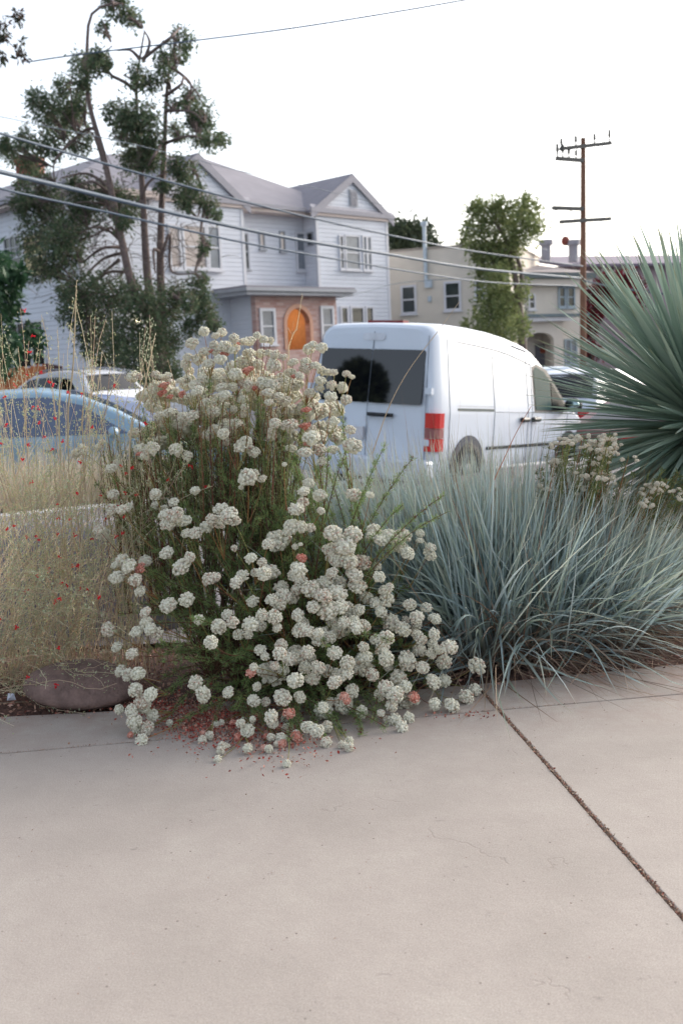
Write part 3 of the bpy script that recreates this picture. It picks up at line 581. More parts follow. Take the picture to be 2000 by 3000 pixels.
# ================================================================ VEHICLES
def paint(name, c, coat=.6): return mat(name, c, .35, 0, .03, 1.5, coat=coat*.3)
def pose(o, loc, yaw, pitch=0, roll=0):
    o.matrix_world = Matrix.Translation(loc) @ Matrix.Rotation(yaw, 4, 'Z') @ Matrix.Rotation(pitch, 4, 'Y') @ Matrix.Rotation(roll, 4, 'X')
class Shell:
    """car body: x forward from the rear bumper, y left, z up. prof = [(x, z_top)], w = half width"""
    def __init__(s, prof, w, belt, H, taper, zlow=.26, wtop=None, lean=None, xw=None, shr=.1):
        s.p = prof; s.w = w; s.belt = belt; s.H = H; s.t = taper; s.zl = zlow; s.lean = lean; s.L = prof[-1][0]; s.shr = shr
    def wx(s, x):       # plan width factor (rounded nose and tail)
        L = s.L; e = min(x/.28, (L-x)/.65, 1); e = max(e, 0)
        if x < .28: return .90+.10*math.sqrt(max(0, 1-(1-e)**2))
        return .72+.28*math.sqrt(max(0, 1-(1-e)**2)) if (L-x) < .65 else 1
    def ztop(s, x):
        xs_, zs_ = zip(*s.p); return float(np.interp(x, xs_, zs_))
    def y(s, x, z):
        base = s.w*s.wx(x)
        if z <= s.belt: return base*(1-.03*max(0, (.55-z))/.3)
        return base-(z-s.belt)*s.t
    def sec(s, x):
        zt = s.ztop(x); b = min(s.belt, zt-.05); pts = []
        for z in (s.zl, s.zl+.06, .5*(s.zl+b), b-.06 if b > s.zl+.3 else b-.02, b): pts.append((s.y(x, min(z, s.belt))*(.96 if z == s.zl else 1), z))
        yb = pts[-1][0]
        sh = s.shr; zs = max(zt-sh, b+.004)
        for f in (.5, 1.): z = b+(zs-b)*f; pts.append((yb-max(0, (z-b))*s.t, z))
        y0 = pts[-1][0]
        for a in (25, 50, 72, 90): a_ = math.radians(a); r_ = sh*1.3; pts.append((y0-r_*(1-math.cos(a_)), zs+(zt-zs)*math.sin(a_)))
        ye = pts[-1][0]; pts.append((ye*.5, zt+.012)); pts.append((0, zt+.016))
        return pts
    def shift(s, x, z):
        return x+(s.lean*max(0, z-s.belt)*max(0, 1-x/.8) if s.lean else 0)
    def body(s):
        X = sorted(set([0, .012, .04, .09, .16, .28]+[s.L-a for a in (0, .02, .06, .14, .26, .42, .65)]+list(np.arange(.4, s.L-.7, .12))+[a for a, _ in s.p]))
        rows = []
        for x in X:
            q = s.sec(x); r_ = [(s.shift(x, z), -y, z) for y, z in q]+[(s.shift(x, z), y, z) for y, z in q[::-1][1:]]; rows.append(r_)
        n = len(rows[0]); v = np.array(rows).reshape(-1, 3); m = MB(); K = len(X)
        k, j = np.meshgrid(np.arange(K-1), np.arange(n-1), indexing='ij'); f = np.stack([k*n+j, (k+1)*n+j, (k+1)*n+j+1, k*n+j+1], -1).reshape(-1, 4)
        m.add(v, f, True); k = np.arange(K-1); m.f.append((np.stack([k*n, k*n+n-1, (k+1)*n+n-1, (k+1)*n], 1), False))
        m.add(np.array(rows[0]), [list(range(n))]); m.add(np.array(rows[-1]), [list(range(n))[::-1]])
        return m
    def side(s, poly, side, out=.004, th=.012, sub=4):      # panel following the body side; poly in (x,z)
        m = MB(); P = []
        n = len(poly)
        for i in range(n):
            a, b = poly[i], poly[(i+1) % n]
            for k in range(sub): P.append((a[0]+(b[0]-a[0])*k/sub, a[1]+(b[1]-a[1])*k/sub))
        o = [(s.shift(x, z), side*(s.y(x, z)+out), z) for x, z in P]; i_ = [(x, y-side*th, z) for x, y, z in o]; n = len(P)
        fr = list(range(n)); 
        if side > 0: fr = fr[::-1]
        m.add(np.array(o+i_), [fr]+[[i, (i+1) % n, n+(i+1) % n, n+i] for i in range(n)]); return m
    def line(s, pts, side, wd=.008, out=.002):
        P = spline(pts, 24) if len(pts) > 2 else np.linspace(pts[0], pts[1], 12)
        return np.array([(s.shift(x, z), side*(s.y(x, z)+out), z) for x, z in P]), wd
def wheel(root, x, y, r, side, arch, zc=None, arch_mat=None, blk=M_black):
    zc = r if zc is None else zc
    if arch: 
        m = MB(); n = 20; pts = [(x+(r+.075)*math.cos(t), zc+.0+(r+.075)*math.sin(t)) for t in np.linspace(-.35, PI+.35, n)]
        o = [(a, side*(y+.012), b) for a, b in pts]; i_ = [(a, side*(y-.18), b) for a, b in pts]; k = list(range(n)); k = k if side < 0 else k[::-1]
        m.add(np.array(o+i_), [k]+[[i, i+1, n+i+1, n+i] for i in range(n-1)]); m.build('wheel_arch', arch_mat or blk, root)
    def ring(rr, yy, n=28): return np.array([(x+rr*math.cos(2*PI*k/n), side*yy, zc+rr*math.sin(2*PI*k/n)) for k in range(n)])
    def lath(prof): 
        m = MB(); n = 28; v = np.concatenate([ring(a, b) for a, b in prof]); K = len(prof); k, j = np.meshgrid(np.arange(K-1), np.arange(n), indexing='ij'); f = np.stack([k*n+j, k*n+(j+1) % n, (k+1)*n+(j+1) % n, (k+1)*n+j], -1).reshape(-1, 4)
        m.add(v, f, True); return m
    t = lath([(r*.62, y-.18), (r*.97, y-.18), (r, y-.14), (r, y-.01), (r*.96, y+.022), (r*.66, y+.026), (r*.62, y+.015)]).build('wheel', M_tyre, root)
    h = lath([(r*.64, y+.02), (r*.6, y+.0), (r*.3, y+.012), (r*.12, y+.03), (.001, y+.03)]); h.build('rim', M_rim, t)
    m = MB()
    for k in range(6):
        a = 2*PI*k/6; c, s_ = math.cos(a), math.sin(a)
        q = np.array([[r*.2, -.03], [r*.58, -.025], [r*.58, .025], [r*.2, .03]]); P = np.array([(x+u*c-w_*s_, side*(y+.018), zc+u*s_+w_*c) for u, w_ in q]); m.add(P, [[0, 1, 2, 3]])
    m.build('hub_slots', M_black, t)
def tubeline(ls, mt, name, root):
    m = MB()
    for P, wd in ls: m.tube(P, wd/2, 4)
    return m.build(name, mt, root)
M_seam = mat('panel_gap', (110, 118, 130), .6)

# ---- white van
van = empty('white_van'); tag(van, 'white high-roof panel van seen from its rear right corner, with dark rear windows', 'van')
M_van = paint('van_white', (200, 208, 219)); 
vp = [(0, 1.93), (.05, 1.965), (.15, 1.99), (.5, 2.01), (1.0, 2.005), (1.5, 1.985), (2.0, 1.94), (2.4, 1.88), (2.65, 1.81), (2.85, 1.71), (3.05, 1.58), (3.3, 1.39), (3.55, 1.2), (3.72, 1.08), (3.95, 1.02), (4.2, .95), (4.38, .86), (4.47, .72), (4.5, .6)]
sv = Shell(vp, .895, 1.04, 2.0, .15, lean=.11, shr=.14)
sv.body().build('body', M_van, van)
LOC = (.254, 11.661, -.332); YAW = .953
# rear: glass, doors, badges, lights. rear face point
def rear(y, z, o=.0): return np.array([sv.shift(0, z)-o, y, z])
def rpanel(y0, y1, z0, z1, o=.006, th=.02, cr=.06):
    pts = []; 
    for cx, cz, a0 in ((y0+cr, z0+cr, PI), (y1-cr, z0+cr, 1.5*PI), (y1-cr, z1-cr, 0), (y0+cr, z1-cr, .5*PI)):
        for k in range(5): a = a0+k*PI/8; pts.append((cx+cr*math.cos(a), cz+cr*math.sin(a)))
    n = len(pts); v = [rear(a, b, o) for a, b in pts]+[rear(a, b, o-th) for a, b in pts]
    return MB().add(np.array(v), [list(range(n))]+[[i, (i+1) % n, n+(i+1) % n, n+i] for i in range(n)])
vg = glassmat('van_glass', (10, 12, 18), .03, .6)
dl = []
for a, b in ((-.70, -.003), (.003, .70)):
    g = rpanel(a, b, 1.1, 1.70, cr=.035).build('rear_window', vg, van)
m = MB()
m.tube([rear(0, .5, .002), rear(0, 1.04, .002), rear(0, 1.9, .002)], .005, 4)
for s_ in (-1, 1): m.tube([rear(s_*.775, .5, .0), rear(s_*.765, 1.04, .0), rear(s_*.715, 1.86, .0)], .0045, 4)
m.build('rear_door_seam', M_seam, van)
m = MB(); m.tube([rear(-.06, .97, .05), rear(-.30, .97, .05)], .022, 8); m.box((-.03, -.1, .95), (.02, -.02, .99)).box((-.03, -.34, .95), (.02, -.28, .99)); m.build('rear_door_handle', M_black, van)
for s_ in (-1, 1):
    for z_ in (1.22, .66): MB().box((-.02, s_*.80-.04, z_), (.03, s_*.80+.04, z_+.07)).build('door_hinge', M_van, van)
MB().box((-.04, .02, .68), (.0, .42, .82)).build('number_plate', M_trim, van)
m = rpanel(-.15, .15, 1.80, 1.88, .008, .01, .035); m.build('roof_badge', mat('embossed_oval', (196, 200, 208), .4), van)
m = MB().box((.30, -.24, 1.99), (.42, .24, 2.035)); m.build('brake_light', mat('dark_red_lens', (120, 28, 34), .4), van)
m = MB().box((-.1, -.86, .26), (.12, .86, .5)); m.build('rear_bumper', M_van, van, bevel=.04)
def text(body, size, M4, mt, name, root, ext=.004):
    cu = bpy.data.curves.new(name, 'FONT'); cu.body = body; cu.size = size; cu.extrude = ext; cu.align_x = 'LEFT'
    t = bpy.data.objects.new(name, cu); C.objects.link(t); dg = bpy.context.evaluated_depsgraph_get(); me = bpy.data.meshes.new_from_object(t.evaluated_get(dg)); bpy.data.objects.remove(t)
    me.materials.clear(); me.materials.append(mt); o = bpy.data.objects.new(name, me); C.objects.link(o); o.parent = root; o.matrix_local = M4; return o
M_badge = mat('badge_grey', (84, 92, 100), .4, .4)
for tx, y_, z_, sz in (('TRANSIT', .64, .96, .075), ('CONNECT', .64, .86, .075)):
    text(tx, sz, Matrix(((0, 0, -1, -.004), (-1, 0, 0, y_), (0, 1, 0, z_), (0, 0, 0, 1))), M_badge, 'badge', van)
for s_ in (-1, 1):
    for nm, z0, z1, mt in (('tail_light', .60, .74, M_red), ('reversing_light', .745, .85, mat('smoky_lens', (140, 84, 84), .3)), ('tail_light', .855, 1.02, M_red)):
        m = MB(); pr = [(-.012, .775), (-.016, .84), (.0, .895), (.07, .915), (.17, .915), (.17, .86), (.05, .80)]
        m.prism([(a, s_*b) for a, b in pr][::(1 if s_ > 0 else -1)], z0, z1); m.build(nm, mt, van)
lines = []
for s_ in (-1, 1):
    pts = [(3.02, 1.03), (3.52, 1.03), (3.48, 1.10), (2.93, 1.52), (2.78, 1.60), (2.6, 1.62), (2.56, 1.55), (2.56, 1.03)]
    fr_ = [(2.5, 1.0), (3.62, 1.0), (3.6, 1.12), (3.0, 1.60), (2.85, 1.66), (2.56, 1.68), (2.5, 1.60)]
    g = sv.side([(2.58, 1.05), (3.06, 1.05), (3.06, 1.44), (2.9, 1.55), (2.66, 1.6), (2.58, 1.55)], s_, .008).build('side_window', mat('tinted_glass', (46, 72, 72), .3, spec=.03), van)
    sv.side([(3.1, 1.05), (3.55, 1.05), (3.5, 1.12), (3.1, 1.41)], s_, .008).build('quarter_window', mat('quarter_glass', (24, 34, 36), .3, spec=.03), van)
    sv.side([(2.54, 1.02), (3.62, 1.02), (3.58, 1.12), (3.0, 1.57), (2.7, 1.64), (2.54, 1.60)], s_, .003).build('window_surround', M_black, van)
    ls = [sv.line([(.33, .5), (.32, 1.04), (.33, 1.84)], s_), sv.line([(1.42, .4), (1.42, 1.0), (1.44, 1.68)], s_), sv.line([(2.36, .4), (2.36, 1.0), (2.37, 1.70)], s_), sv.line([(.5, 1.10), (1.42, 1.09)], s_, .004),
          sv.line([(1.42, 1.03), (3.6, 1.0)], s_, .006), sv.line([(.55, 1.82), (1.6, 1.76), (2.3, 1.66), (2.5, 1.62)], s_, .014), sv.line([(1.45, 1.68), (2.34, 1.60)], s_, .007), sv.line([(2.49, .42), (2.48, 1.0), (2.51, 1.66)], s_), sv.line([(3.6, .45), (3.62, 1.0)], s_), sv.line([(2.0, 1.84), (2.4, 1.79)], s_, .02)]
    tubeline(ls, M_seam, 'panel_seam', van)
    sv.side([(.5, 1.075), (1.40, 1.065), (1.40, 1.035), (.5, 1.045)], s_, .004).build('door_rail', mat('rail_dark', (52, 66, 66), .7), van)  # sliding-door rail as a strip in one dark colour
    tubeline([(np.array([(x, s_*(sv.y(x, .62)+.005), .60) for x in np.linspace(1.25, 3.3, 8)]), .036)], mat('strip_grey', (60, 64, 66), .95, spec=.1), 'rub_strip', van)
    for hx in (2.22, 2.55): 
        m = MB().tube([(hx-.09, s_*(sv.y(hx, .93)+.03), .93), (hx+.09, s_*(sv.y(hx, .93)+.03), .93)], .032, 8); m.build('door_handle', M_black, van)
    m = MB(); ym = sv.y(3.3, 1.1); m.sphere((3.42, s_*(ym+.17), 1.12), (.07, .13, .1)); m.box((3.32, min(s_*(ym-.03), s_*(ym+.08)), 1.03), (3.5, max(s_*(ym-.03), s_*(ym+.08)), 1.1)); mm = m.build('wing_mirror', M_black, van)
    MB().sphere((3.37, s_*(ym+.18), 1.125), (.03, .095, .07)).build('mirror_glass', mat('mirror', (150, 170, 170), .05, .9), mm)
    wheel(van, .79, .895, .33, s_, True, .36, mat('arch_grey', (70, 74, 84), .8)); wheel(van, 3.70, .885, .33, s_, True, .36)
zt = lambda x: sv.ztop(x)
m = MB(); q_ = [(2.78, -.56), (2.78, .56), (3.68, .68), (3.68, -.68)]; m.add(np.array([(x, y, zt(x)+.035) for x, y in q_]+[(x, y, zt(x)-.02) for x, y in q_]), [[0, 1, 2, 3], [7, 6, 5, 4], [0, 4, 5, 1], [1, 5, 6, 2], [2, 6, 7, 3], [3, 7, 4, 0]]); m.build('windscreen', M_glassd, van)
for s_ in (-1, 1): MB().sphere((4.36, s_*.66, .74), (.12, .14, .12)).build('headlight', M_clear, van)
pose(van, LOC, YAW, .062, .061)

# ---- other cars
def car(name, label, cat, loc, yaw, prof, w, belt, taper, col, side_wins, rear_win, front_win, wheels, lean=None, glass=None, pitch=0, roll=0, rails=False, tl=None, arch=True):
    o = empty(name); tag(o, label, cat, 'parked cars'); s = Shell(prof, w, belt, 0, taper, lean=lean)
    pm = paint(name+'_paint', col); s.body().build('body', pm, o); g = glass or M_glassd
    for sd_ in (-1, 1):
        for k, p in enumerate(side_wins): s.side(p, sd_, .006).build('side_window', g, o)
        hx = [np.mean([a for a, b in p]) for p in side_wins]
        for h in hx: MB().tube([(h-.1, sd_*(s.y(h, belt-.1)+.02), belt-.1), (h+.08, sd_*(s.y(h, belt-.1)+.02), belt-.1)], .016, 6).build('door_handle', pm, o)
        zs = [b for p in side_wins for a, b in p]; tubeline([s.line([(h+.45, .35), (h+.42, belt)], sd_) for h in hx], M_seam, 'panel_seam', o)
        for x, r_ in wheels: wheel(o, x, w-.005, r_, sd_, arch)
        tx = tl or (0, .22, belt-.22, belt-.02)
        MB().box((tx[0]-.01, min(sd_*(w*.62), sd_*(w+.006)*.985), tx[2]), (tx[1], max(sd_*(w*.62), sd_*(w+.006)*.985), tx[3])).build('tail_light', M_red, o, bevel=.02)
        MB().sphere((s.L-.14, sd_*w*.66, belt-.3), (.12, .16, .08)).build('headlight', M_clear, o)
        m = MB(); xm = max(a for p in side_wins for a, b in p)-.15; m.sphere((xm, sd_*(w+.1), belt+.04), (.06, .1, .065)); m.build('wing_mirror', pm, o)
        if rails: MB().tube(np.array([(x, sd_*(w*.66), s.ztop(x)+.05) for x in np.linspace(.5, 2.6, 8)]), .022, 6).build('roof_rail', M_trimgrey, o)
    for nm, q in (('rear_window', rear_win), ('windscreen', front_win)):
        (xa, ya), (xb, yb) = q; n = 5; X = np.linspace(xa, xb, n); Yh = np.linspace(ya, yb, n); v = []
        for x, y in zip(X, Yh):
            z = s.ztop(x); v += [(s.shift(x, z), -y, z+.012), (s.shift(x, z), -y*.5, z+.03), (s.shift(x, z), y*.5, z+.03), (s.shift(x, z), y, z+.012)]
        i, j = np.meshgrid(np.arange(n-1), np.arange(3), indexing='ij'); f = np.stack([i*4+j, i*4+j+1, (i+1)*4+j+1, (i+1)*4+j], -1).reshape(-1, 4)
        MB().add(np.array(v), f, True).build(nm, g, o)
    MB().box((-.012, -.26, .62), (.02, .26, .75)).build('number_plate', M_trim, o)
    pose(o, loc, yaw, pitch, roll); return o, s
suvp = [(0, .98), (.03, 1.06), (.12, 1.15), (.5, 1.55), (.7, 1.63), (1.2, 1.69), (2.0, 1.70), (2.6, 1.62), (2.9, 1.5), (3.5, 1.12), (3.7, 1.06), (4.3, .95), (4.5, .8), (4.56, .55)]
car('white_suv', 'white sport utility car with roof rails and red tail lamp, facing left before the house', 'car', at(352, 1100, 25)*V(1, 1, 0)+V(0, 0, -.42), math.radians(140), suvp, .92, 1.03, .42, (214, 216, 222),
    [[(.62, 1.1), (1.35, 1.08), (1.35, 1.54), (1.0, 1.5), (.72, 1.3)], [(1.42, 1.08), (2.3, 1.06), (2.3, 1.55), (1.42, 1.56)], [(2.37, 1.06), (3.35, 1.06), (2.75, 1.5), (2.37, 1.55)]], ((.14, .74), (.52, .62)), ((2.75, .6), (3.5, .74)), [(.85, .34), (3.5, .34)], rails=True, tl=(-.02, .42, .84, 1.03))
sedp = [(0, .72), (.04, .9), (.2, .96), (.75, 1.0), (1.0, 1.12), (1.45, 1.36), (1.8, 1.43), (2.4, 1.44), (2.85, 1.36), (3.2, 1.2), (3.6, .96), (4.1, .86), (4.5, .72), (4.6, .5)]
sw = [[(1.2, .98), (1.95, .97), (1.95, 1.36), (1.6, 1.34)], [(2.02, .97), (3.3, .95), (2.85, 1.26), (2.5, 1.36), (2.02, 1.37)]]
ang = math.radians(12); wp = at(455, 1292, 11.7); hd = V(math.cos(ang), math.sin(ang), 0)
sl_ = glassmat('sky_glass', (80, 94, 120), .08, .9)  # blue-grey sky reflection put into the window glass colour
car('teal_sedan', 'pale teal sedan parked nearest at the left, half hidden by dry grass', 'car', (wp-hd*3.6)*V(1, 1, 0)+V(0, 0, -.36), ang, sedp, .88, .93, .4, (132, 160, 180), sw, ((.8, .6), (1.4, .55)), ((2.7, .56), (3.55, .7)), [(.85, .32), (3.5, .32)], glass=sl_)
ang = math.radians(48); wp = at(440, 1235, 16.)
car('blue_hatchback', 'blue hatchback parked between the teal sedan and the white sport utility car', 'car', (wp-V(math.cos(ang), math.sin(ang), 0)*3.3)*V(1, 1, 0)+V(0, 0, -.52), ang, [(x*.93, z-.02) for x, z in sedp], .86, .93, .4, (96, 114, 150), sw[:1], ((.8, .6), (1.3, .55)), ((2.6, .56), (3.2, .7)), [(.8, .32), (3.2, .32)], glass=glassmat('blue_glass', (80, 100, 150), .1, .8))
hz = at(1640, 1130, 17.5)
car('silver_hatchback', 'silver hatchback with red tail lamp parked ahead of the white van', 'car', V(hz[0]-.3, 17.3, street_z(4.3)-.12), math.radians(55), suvp, .88, 1.0, .4, (200, 206, 214),
    [[(.62, 1.08), (1.35, 1.06), (1.35, 1.5), (1.0, 1.46), (.72, 1.28)], [(1.42, 1.06), (2.3, 1.04), (2.3, 1.5), (1.42, 1.5)], [(2.37, 1.04), (3.3, 1.04), (2.75, 1.44), (2.37, 1.5)]], ((.14, .74), (.55, .62)), ((2.75, .6), (3.5, .74)), [(.85, .34), (3.5, .34)], pitch=.05)
hz = at(1790, 1230, 14)
car('red_sedan', 'dull maroon sedan low behind the spiky yucca leaves', 'car', V(hz[0]-.3, 14.2, street_z(3.7)-.22), math.radians(40), sedp, .88, .93, .4, (124, 70, 66), sw, ((.8, .6), (1.4, .55)), ((2.7, .56), (3.55, .7)), [(.85, .32), (3.5, .32)], pitch=.05)
hz = at(1650, 1100, 26)
car('pale_blue_car', 'pale blue car far behind the van, its roof just above the silver hatchback', 'car', V(hz[0]-1.8, 27, street_z(6)-.15), math.radians(15), suvp, .9, 1.03, .42, (190, 204, 218),
    [[(1.42, 1.08), (2.3, 1.06), (2.3, 1.55), (1.42, 1.56)], [(2.37, 1.06), (3.35, 1.06), (2.75, 1.5), (2.37, 1.55)]], ((.14, .74), (.52, .62)), ((2.75, .6), (3.5, .74)), [(.85, .34), (3.5, .34)])

# ================================================================ POLE AND CABLES
pole = empty('utility_pole'); tag(pole, 'tall brown wooden utility pole with two pairs of crossarms and insulators', 'utility pole')
PYY = 50.; pt = at(1707, 404, PYY); pb = V(at(1705, 1100, PYY)[0], PYY, -3); M_pole = mat('pole_wood', (128, 94, 76), .9, var=.2, scale=1.5)
m = MB().tube([pb, pb+(pt-pb)*.5, pt], [.17, .15, .12], 12); m.build('post', M_pole, pole)
M_arm = mat('crossarm_wood', (98, 96, 92), .9, var=.2)
def arm(x0, y0, x1, y1, Y0, Y1, ins, th=.085):
    a = at(x0, y0, Y0); b = at(x1, y1, Y1); d = unit(b-a); s_ = V(-d[1], d[0], 0)*th; u = V(0, 0, th)
    v = [a-s_-u, a+s_-u, a+s_+u, a-s_+u, b-s_-u, b+s_-u, b+s_+u, b-s_+u]
    am_ = MB().add(v, np.array([[0, 1, 2, 3], [7, 6, 5, 4], [0, 4, 5, 1], [1, 5, 6, 2], [2, 6, 7, 3], [3, 7, 4, 0]])).build('crossarm', M_arm, pole)
    for t, h in ins:
        p = a+(b-a)*t; MB().tube([p, p+V(0, 0, h*.45), p+V(0, 0, h*.5), p+V(0, 0, h)], [.04, .04, .075, .06], 8).build('insulator', M_arm, am_)
arm(1640, 436, 1788, 419, 49.2, 50.8, [(.02, .45), (.3, .5), (.67, .5), (.97, .62)])
arm(1629, 464, 1705, 470, 49., 49.9, [(.03, .65), (.24, .65), (.47, .55), (.75, .45)])
arm(1618, 609, 1706, 612, 49, 49.9, [(.1, -.12), (.6, -.12)]); arm(1640, 650, 1786, 641, 49.2, 50.8, [(.05, -.1), (.8, -.1)])
def cable(name, label, pts, Ys, r, K=40):
    t = np.linspace(0, 1, len(pts)); iy = 1/np.array(Ys, float); P = [at(p[0], p[1], 1/y) for p, y in zip(pts, np.interp(t, np.linspace(0, 1, len(Ys)), iy))]
    tag(MB().tube(spline(P, K), r, 6).build(name, M_wire, None), label, 'cable', 'overhead cables')
cable('overhead_cable', 'thickest of the overhead cables, crossing the white house towards the pole', [(-250, 440), (0, 503), (240, 560), (560, 637), (850, 698), (1130, 744), (1400, 787), (1700, 815)], (12, 30), .030)
cable('overhead_cable', 'thin dark cable just below the thickest one across the white house', [(-250, 480), (0, 552), (300, 618), (700, 708), (1000, 762), (1250, 803), (1450, 828), (1700, 838)], (14, 32), .018)
cable('overhead_cable', 'dark cable passing in front of the left gable above the thickest one', [(-250, 315), (0, 390), (250, 463), (620, 566), (940, 645), (1220, 705), (1400, 738), (1706, 780)], (14, 32), .019)
cable('overhead_cable', 'uppermost cable rising to the right across the white sky', [(80, 182), (230, 160), (560, 120), (900, 76), (1370, -2), (1700, -70)], (16, 14), .0095)
cable('overhead_cable', 'faint cable from the conifer crown across the grey roof to the right', [(-100, 320), (90, 360), (400, 425), (700, 500), (1000, 570), (1330, 655), (1500, 705), (1706, 760)], (18, 50), .008)
cable('overhead_cable', 'cable continuing from the pole down behind the yucca leaves', [(1706, 822), (1780, 838), (1870, 852), (2100, 880)], (50, 40), .04)
cable('overhead_cable', 'slack service wire from the porch roof up to the cable bundle', [(985, 876), (1080, 852), (1180, 828), (1400, 812)], (40, 48), .015)
cable('overhead_cable', 'thin wire crossing the cream house eaves left of the pole', [(1400, 760), (1550, 790), (1706, 768)], (46, 50), .015)

# ================================================================ TREES
M_con = rmat('conifer_foliage', [(66, 84, 64), (86, 104, 78), (104, 120, 88), (76, 94, 74), (116, 124, 96), (122, 112, 98)], .8, trans=.35)
def crown(clumps, Y, name, mt, root, size=.16, dens=420, droop=.4, dj=.8, kind=None):
    m = MB(); Ps = []; Ds = []
    for c in clumps:
        x, y, rx, ry = c[:4]; dy = c[4] if len(c) > 4 else rng.normal()*dj
        cc = at(x, y, Y+dy); a = rx*(Y+dy)/FPX; b = ry*(Y+dy)/FPX
        n = max(12, int(dens*(a*b)**.75)); ns = max(3, int(n/26))
        d = unit(rng.normal(size=(ns, 3))); s_ = cc+d*(rng.random((ns, 1))**.45)*V(a, min(a, b)*1.1, b)
        k = rng.integers(0, ns, n); P = s_[k]+rng.normal(size=(n, 3))*V(1, 1, 1.35)*.14*min(1.6, (a+b))
        Ps.append(P); Ds.append(unit(P-cc)*.6+rng.normal(size=(n, 3))*.6-V(0, 0, droop))
    P = np.concatenate(Ps); D = np.concatenate(Ds); n = len(P); m.leaves(P, D, rng.uniform(.6, 1.4, n)*size, rng.uniform(.25, .5, n)*size)
    return m.build(name, mt, root)
def limb(pts, Y, r0, r1, n=10, K=24, jit=0):
    P = spline([at(p[0], p[1], Y+(p[2] if len(p) > 2 else 0)) for p in pts], K)
    return P, np.linspace(r0, r1, K)
con = empty('conifer'); tag(con, 'tall ragged conifer with three bare trunks standing in front of the white house', 'tree')
TY = 30.
trunks = [[(480, 1330), (476, 1150), (455, 1000), (420, 900), (388, 840), (352, 680), (318, 520), (300, 440), (268, 330), (255, 240), (256, 140), (262, 60), (285, 25), (330, 10)],
          [(482, 1330), (478, 1100), (462, 960), (436, 840), (425, 700), (418, 560), (405, 400), (400, 260), (412, 160), (424, 92)],
          [(484, 1330), (482, 1100), (474, 900), (470, 760), (474, 600), (482, 430), (488, 290), (500, 180), (520, 110)]]
for k, (tp, r0, r1) in enumerate(zip(trunks, (.17, .19, .18), (.03, .02, .03))):
    P, R_ = limb([(x, y, (k-1)*.5) for x, y in tp], TY, r0, r1, K=40); MB().tube(P, R_, 10).build('trunk', M_bark, con)
limbs = [[(300, 470), (270, 390), (240, 395)], [(275, 380), (240, 380), (160, 470), (165, 530)], [(385, 860), (340, 680), (280, 680), (200, 720)], [(345, 700), (320, 680), (270, 670), (190, 715)], [(405, 270), (370, 240), (320, 215), (315, 160), (330, 130)],
         [(412, 260), (385, 235), (360, 225)], [(420, 180), (440, 130), (424, 90)], [(488, 280), (530, 250), (540, 230), (590, 290)], [(487, 330), (560, 330), (600, 360)], [(480, 420), (560, 400), (620, 420)], [(482, 410), (450, 470), (430, 500)],
         [(470, 760), (495, 690), (498, 780), (520, 810), (570, 800)], [(470, 740), (445, 735), (455, 800)], [(425, 880), (380, 800), (350, 810)], [(420, 170), (470, 135), (505, 110), (530, 80)], [(405, 170), (380, 145), (340, 150)],
         [(350, 740), (300, 760), (230, 830)], [(355, 760), (310, 790), (280, 830)], [(365, 790), (310, 800), (250, 860)], [(345, 720), (300, 730), (240, 770)], [(430, 860), (400, 840), (340, 870)], [(410, 590), (440, 530), (500, 500)], [(330, 640), (300, 580), (210, 560)], [(320, 560), (270, 560), (190, 590)], [(325, 580), (280, 530), (230, 540)],
         [(310, 540), (250, 510), (180, 520)], [(500, 200), (560, 240), (545, 300)], [(500, 860), (560, 900), (600, 930)], [(600, 600), (590, 680), (600, 720)], [(256, 170), (290, 160), (320, 170)], [(560, 480), (590, 560), (580, 640)]]
m = MB()
for l in limbs:
    P, R_ = limb([(x+rng.normal()*3, y+rng.normal()*3, (0 if i == 0 else rng.normal()*.5)) for i, (x, y) in enumerate(l)], TY, .055, .018, K=16); MB().tube(P, R_, 6).build('branch', M_bark, con)
